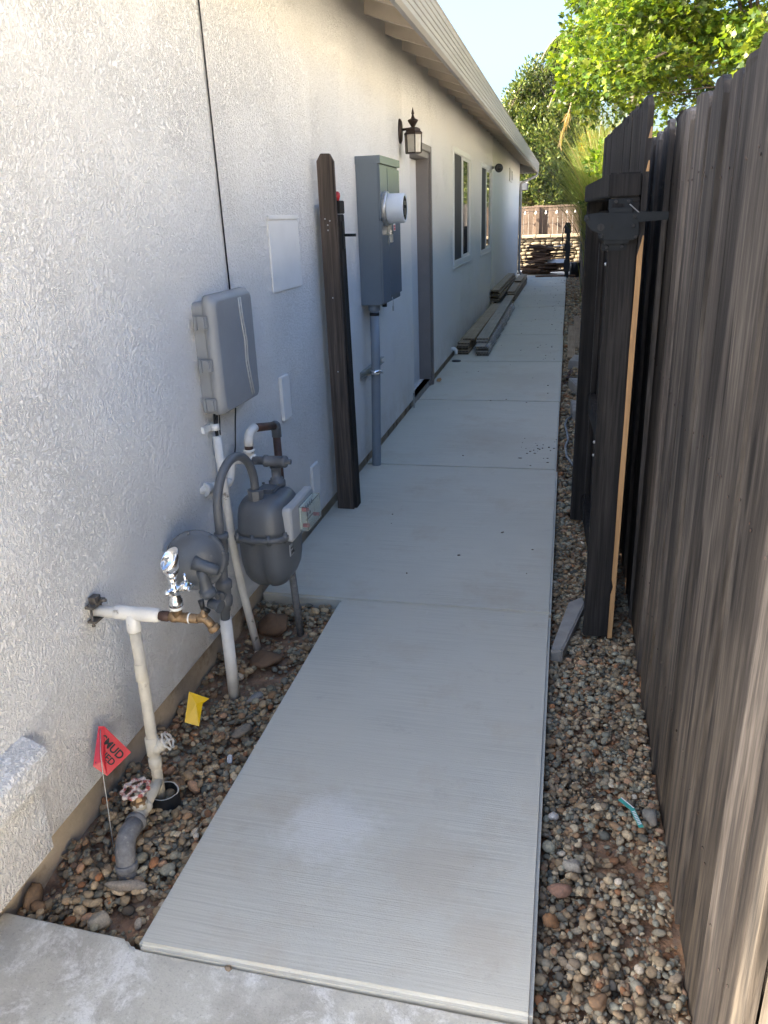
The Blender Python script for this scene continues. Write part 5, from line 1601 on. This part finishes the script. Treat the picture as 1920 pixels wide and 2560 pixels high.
def tree(name, label, base, trunk_h, tr, clumps, per, spread, L, Wd, pal, mat, seed, lobed=False, flat=.5, bark='bark', up=.3):
    t = thing(name, label, 'tree', base)
    r = np.random.default_rng(seed)
    base = np.array(base)
    tm = MB()
    topp = base + np.array([r.uniform(-.15, .15), r.uniform(-.15, .15), trunk_h])
    tm.tube([base + np.array([0, 0, -.1]), base * .5 + topp * .5 + np.array([.04, .03, 0]), topp], [tr * 1.2, tr, tr * .75], 10)
    obj('trunk', tm, M[bark], t)
    lm = MB()
    P, N, C, LL = [], [], [], []
    CC = np.array([np.array(c[:3]) for c in clumps])
    mains = []
    for c in CC[r.choice(len(CC), min(9, len(CC)), replace=False)]:
        st_ = topp + np.array([0, 0, r.uniform(-.45, .0) * trunk_h])
        path = [st_, st_ * .55 + c * .45 + np.array([0, 0, .12]), c]
        lm.tube(path, [tr * .5, tr * .33, tr * .12], 7)
        for t_ in np.linspace(.25, 1, 8):
            mains.append(path[0] * (1 - t_) ** 2 + path[1] * 2 * t_ * (1 - t_) + path[2] * t_ * t_ if t_ < 1 else c)
    mains = np.array(mains)
    for c in CC:
        dd = np.linalg.norm(mains - c, axis=1) + .6 * np.maximum(0, mains[:, 2] - c[2])
        st_ = mains[dd.argmin()]
        md = st_ * .5 + c * .5 + r.normal(0, .05, 3)
        lm.tube([st_, md, c], [tr * .10, tr * .07, tr * .03], 5)
        for _ in range(3):
            e = c + r.normal(0, 1, 3) * np.array([spread, spread, spread * flat]) * .45
            lm.tube([c * .7 + md * .3, c * .4 + e * .6, e], [tr * .05, tr * .035, tr * .02], 4)
        g_ = r.normal(0, 1, (per, 3)); g_ /= np.linalg.norm(g_, axis=1, keepdims=True)
        q = g_ * (r.uniform(.25, 1, (per, 1)) ** .5) * np.array([spread, spread, spread * flat]) * r.uniform(.75, 1.2)
        P.append(c + q)
        nn = g_ * np.array([1, 1, .5]) + r.normal(0, .45, (per, 3)) + np.array([0, 0, up])
        N.append(nn)
        tone = r.uniform(.6, 1.35)
        C.append(pal[r.integers(len(pal), size=per)] * .7 * tone * r.uniform(.75, 1.25, (per, 1)))
        LL.append(L * r.uniform(.6, 1.25, per))
    obj('limb', lm, M[bark], t)
    leaves('crown', np.concatenate(P), np.concatenate(N), np.concatenate(LL), Wd, np.concatenate(C), M[mat], t, lobed, seed)
    return t


r = np.random.default_rng(51)
GREEN = np.array([(.20, .28, .025), (.26, .34, .03), (.13, .22, .03), (.32, .36, .04), (.09, .16, .03)])
# bright broad-leaved tree behind the right fence
cl_ = []
for i in range(215):
    th = r.uniform(0, 2 * math.pi); ph = r.uniform(-.35, 1.0)
    k_ = r.uniform(.62, 1.05)
    c = np.array([2.0 + 1.95 * k_ * math.cos(th) * math.cos(ph * 1.2), 10.2 + 1.9 * k_ * math.sin(th) * math.cos(ph * 1.2), 3.3 + 1.4 * k_ * math.sin(ph * 1.3)])
    if c[0] < .45 and c[1] < 9: continue
    if c[0] < -.02 or c[2] < 2.15: continue
    cl_.append(c)
tree('broadleaf_tree', 'bright yellow-green broadleaf tree rising behind the right fence', (2.3, 10.6, -.1), 2.3, .09, cl_, 270, .40, .070, 1.0, GREEN, 'leaf', 52, True, .55, 'bark', .15)
# dense evergreen beyond the back fence
DK = np.array([(.15, .20, .045), (.20, .24, .06), (.09, .135, .04), (.32, .33, .10), (.06, .10, .035)])
cl_ = []
for i in range(460):
    v_ = r.normal(size=3); v_ /= np.linalg.norm(v_)
    k_ = r.uniform(.7, 1.03)
    c = np.array([-.95 + 1.85 * k_ * v_[0], 31.5 + 1.8 * k_ * v_[1], 3.65 + 2.15 * k_ * v_[2]])
    cl_.append(c)
for i in range(46):                # leading shoots on top
    a_ = r.uniform(-1, 1)
    cl_.append(np.array([-.95 + 1.65 * a_, 31.3 + r.uniform(-.9, .6), 3.7 + 2.25 * math.sqrt(max(0, 1 - a_ * a_)) + r.uniform(-.1, .38)]))
tree('evergreen_tree', 'dense dark evergreen tree with pale new shoots behind the back fence', (-.9, 31.6, -.1), 2.6, .16, cl_, 120, .31, .14, .55, DK, 'leafdark', 53, False, 1.15, 'bark', .8)
# lower, wider trees that fill behind the fence ends
cl_ = [np.array([1.7 + 1.5 * math.cos(q) * k_, 29 + 1.3 * math.sin(q), 2.6 + 1.1 * z_]) for q, k_, z_ in zip(r.uniform(0, 6.3, 90), r.uniform(.4, 1, 90), r.uniform(-.8, 1, 90))]
tree('leafy_tree', 'lower dark green tree behind the back fence, right of the evergreen', (1.8, 29.2, -.1), 1.6, .1, cl_, 110, .36, .12, .55, DK * 1.1, 'leafdark', 54, False, .9)

# palm
pm = thing('palm_tree', 'feathery palm with drooping fronds behind the bright broadleaf tree', 'palm tree', (1.15, 15.6, -.1))
obj('trunk', MB().tube([(1.15, 15.6, -.1), (1.1, 15.6, 1.8), (1.0, 15.6, 4.0)], [.16, .13, .12], 12), M['bark'], pm)


def frond(o, d, L, rise, drop, seed, dead=False, dens=62):
    r = np.random.default_rng(seed)
    o = np.array(o); d = np.array(d, float); d /= np.linalg.norm(d)
    side = np.cross(d, (0, 0, 1.)); side /= np.linalg.norm(side)
    ts = np.linspace(0, 1, dens)
    spine = o + d * (ts * L)[:, None] * (1 - .22 * ts[:, None] ** 2) + np.array([0, 0, 1.]) * (rise * ts - drop * ts ** 2.1)[:, None]
    P, N, Ls = [], [], []
    for i, t_ in enumerate(ts):
        if t_ < .12: continue
        tang = spine[min(i + 1, dens - 1)] - spine[i - 1]; tang /= np.linalg.norm(tang)
        for sg in (-1, 1):
            for _ in range(2):
                P.append(spine[i]); nn = side * sg * r.uniform(.5, 1.1) + tang * .55 + np.array([0, 0, -r.uniform(.35, 1.1)])
                N.append(nn); Ls.append((.52 if not dead else .3) * math.sin(math.pi * (t_ * .85 + .12)) * r.uniform(.7, 1.1) * L / 2)
    return spine, np.array(P), np.array(N), np.array(Ls)


PALM = np.array([(.15, .19, .06), (.19, .21, .08), (.11, .15, .05)]); STRAW = np.array([(.38, .28, .14), (.30, .21, .11)])
r = np.random.default_rng(61)
top_ = (1.0, 15.6, 4.05)
lst = [((-1.0, -.25, 0), 1.75, 1.55, 1.65), ((-.75, -.75, 0), 1.7, 1.1, 1.7), ((-.9, .5, 0), 1.9, 1.5, 1.6), ((-1.0, .0, 0), 1.55, .55, 1.35), ((-.2, -1, 0), 1.9, 1.3, 1.5), ((.5, -.9, 0), 2, 1.5, 1.6), ((1, -.1, 0), 2, 1.4, 1.7), ((.4, .9, 0), 2, 1.6, 1.6), ((-.4, .9, 0), 1.9, 1.9, 1.4), ((.8, .6, 0), 1.9, .9, 1.7), ((-.5, -.3, 0), 1.5, 2.0, 1.2)]
for i, (d_, L_, ri, dr) in enumerate(lst):
    L_ *= 1.2
    spn, P_, N_, Ls = frond(top_, d_, L_, ri, dr, 70 + i)
    f_ = obj('frond', MB().tube([Vector(p) for p in spn[::4]], .012, 5), M['palebark'], pm)
    leaves('leaflet', P_, N_, Ls, .07, PALM[r.integers(3, size=len(P_))], M['leaf'], f_, False, 80 + i)
for i, (x_, y_, z_, L_) in enumerate(((.03, 15.3, 3.85, 1.15),)):
    pts = [Vector((x_ + .22, y_, z_ + .12)), Vector((x_ + .05, y_, z_ + .03)), Vector((x_ - .09, y_, z_ - L_ * .5)), Vector((x_ - .26, y_, z_ - L_))]
    f_ = obj('frond', MB().tube(pts, [.014, .014, .01, .005], 5), M['scrap'], pm, label='dead straw coloured frond hanging down')
    n_ = 34
    tt = r.uniform(.45, 1, n_)
    P_ = np.array([np.array(pts[2]) * (1 - (t_ - .45) / .55) + np.array(pts[3]) * ((t_ - .45) / .55) for t_ in tt])
    leaves('leaflet', P_, r.normal(0, .25, (n_, 3)) + np.array([-.12, 0, -1]), r.uniform(.12, .26, n_), .12, STRAW[r.integers(2, size=n_)], M['leaf'], f_, False, 95 + i)


# reed-like ornamental grass arching over the fence
def blades(name, o, n, L, seed, parent, colr, lean=(0, 0), w=.009, spread=.9):
    r = np.random.default_rng(seed); m = 9
    ang = r.uniform(0, 2 * math.pi, n); out = r.uniform(.12, spread, n); ln = L * r.uniform(.7, 1.1, n)
    ts = np.linspace(0, 1, m)
    d = np.stack([np.cos(ang) + lean[0], np.sin(ang) + lean[1]], 1)
    X = o[0] + r.normal(0, .12, n)[:, None] + d[:, :1] * (out[:, None] * ts ** 1.9) * ln[:, None] * .75
    Y = o[1] + r.normal(0, .12, n)[:, None] + d[:, 1:] * (out[:, None] * ts ** 1.9) * ln[:, None] * .75
    Z = o[2] + ln[:, None] * (ts * (1.05 - .1 * out[:, None]) - out[:, None] * .42 * ts ** 2.8)
    Pm = np.stack([X, Y, Z], -1)
    sd_ = np.stack([-np.sin(ang), np.cos(ang), np.zeros(n)], 1)[:, None] * (w * (1 - ts ** 2 * .9))[None, :, None]
    V_ = np.stack([Pm - sd_, Pm + sd_], 2).reshape(n, m * 2, 3)
    q = np.array([(2 * i, 2 * i + 1, 2 * i + 3, 2 * i + 2) for i in range(m - 1)])
    F_ = (q[None] + (np.arange(n) * m * 2)[:, None, None]).reshape(-1, 4)
    C_ = np.repeat(colr[r.integers(len(colr), size=n)] * r.uniform(.8, 1.2, (n, 1)), m * 2, 0)
    return obj(name, npmesh(name, V_.reshape(-1, 3), F_, M['leaf'], C_), None, parent)


REED = np.array([(.25, .29, .07), (.31, .34, .10), (.19, .24, .06), (.36, .35, .14)])
og = thing('ornamental_grass', 'tall fine-bladed ornamental grass arching over the fence top', 'grass clump', (.75, 15.2, -.1))
blades('blades', (.70, 15.2, -.1), 2400, 3.4, 5, og, REED, (-.16, -.1), .0055, .62)
blades('plume', (.62, 15.0, .1), 60, 3.3, 6, og, STRAW * 1.1, (-.25, -.1), .012, .6)
og2 = thing('ornamental_grass', 'second clump of arching grass, farther along the fence', 'grass clump', (.9, 17.6, -.1))
blades('blades', (1.0, 17.4, -.1), 500, 3.0, 8, og2, REED, (-.15, 0), .009, .5)
# shrub with yellow and orange leaves
CR = np.array([(.42, .26, .02), (.45, .19, .015), (.36, .33, .03), (.22, .27, .03), (.40, .30, .03)])
cl_ = [np.array([.72 + .5 * a_, 16.4 + .5 * b_, 2.15 + .62 * c_]) for a_, b_, c_ in r.uniform(-1, 1, (46, 3))]
tree('croton_shrub', 'shrub with orange and yellow leaves behind the fence', (.75, 16.4, -.1), 1.5, .04, cl_, 26, .16, .17, .38, CR, 'leaf', 57, False, 1.0, 'bark', .8)
cl_ = [np.array([1.0 + .6 * a_, 14.0 + .9 * b_, 2.15 + .5 * c_]) for a_, b_, c_ in r.uniform(-1, 1, (40, 3))]
tree('green_shrub', 'bright green shrub leafing out behind the gate and fence', (1.0, 14.0, -.1), 1.5, .04, cl_, 60, .25, .10, .7, GREEN, 'leaf', 58, True, .8, 'bark', .5)
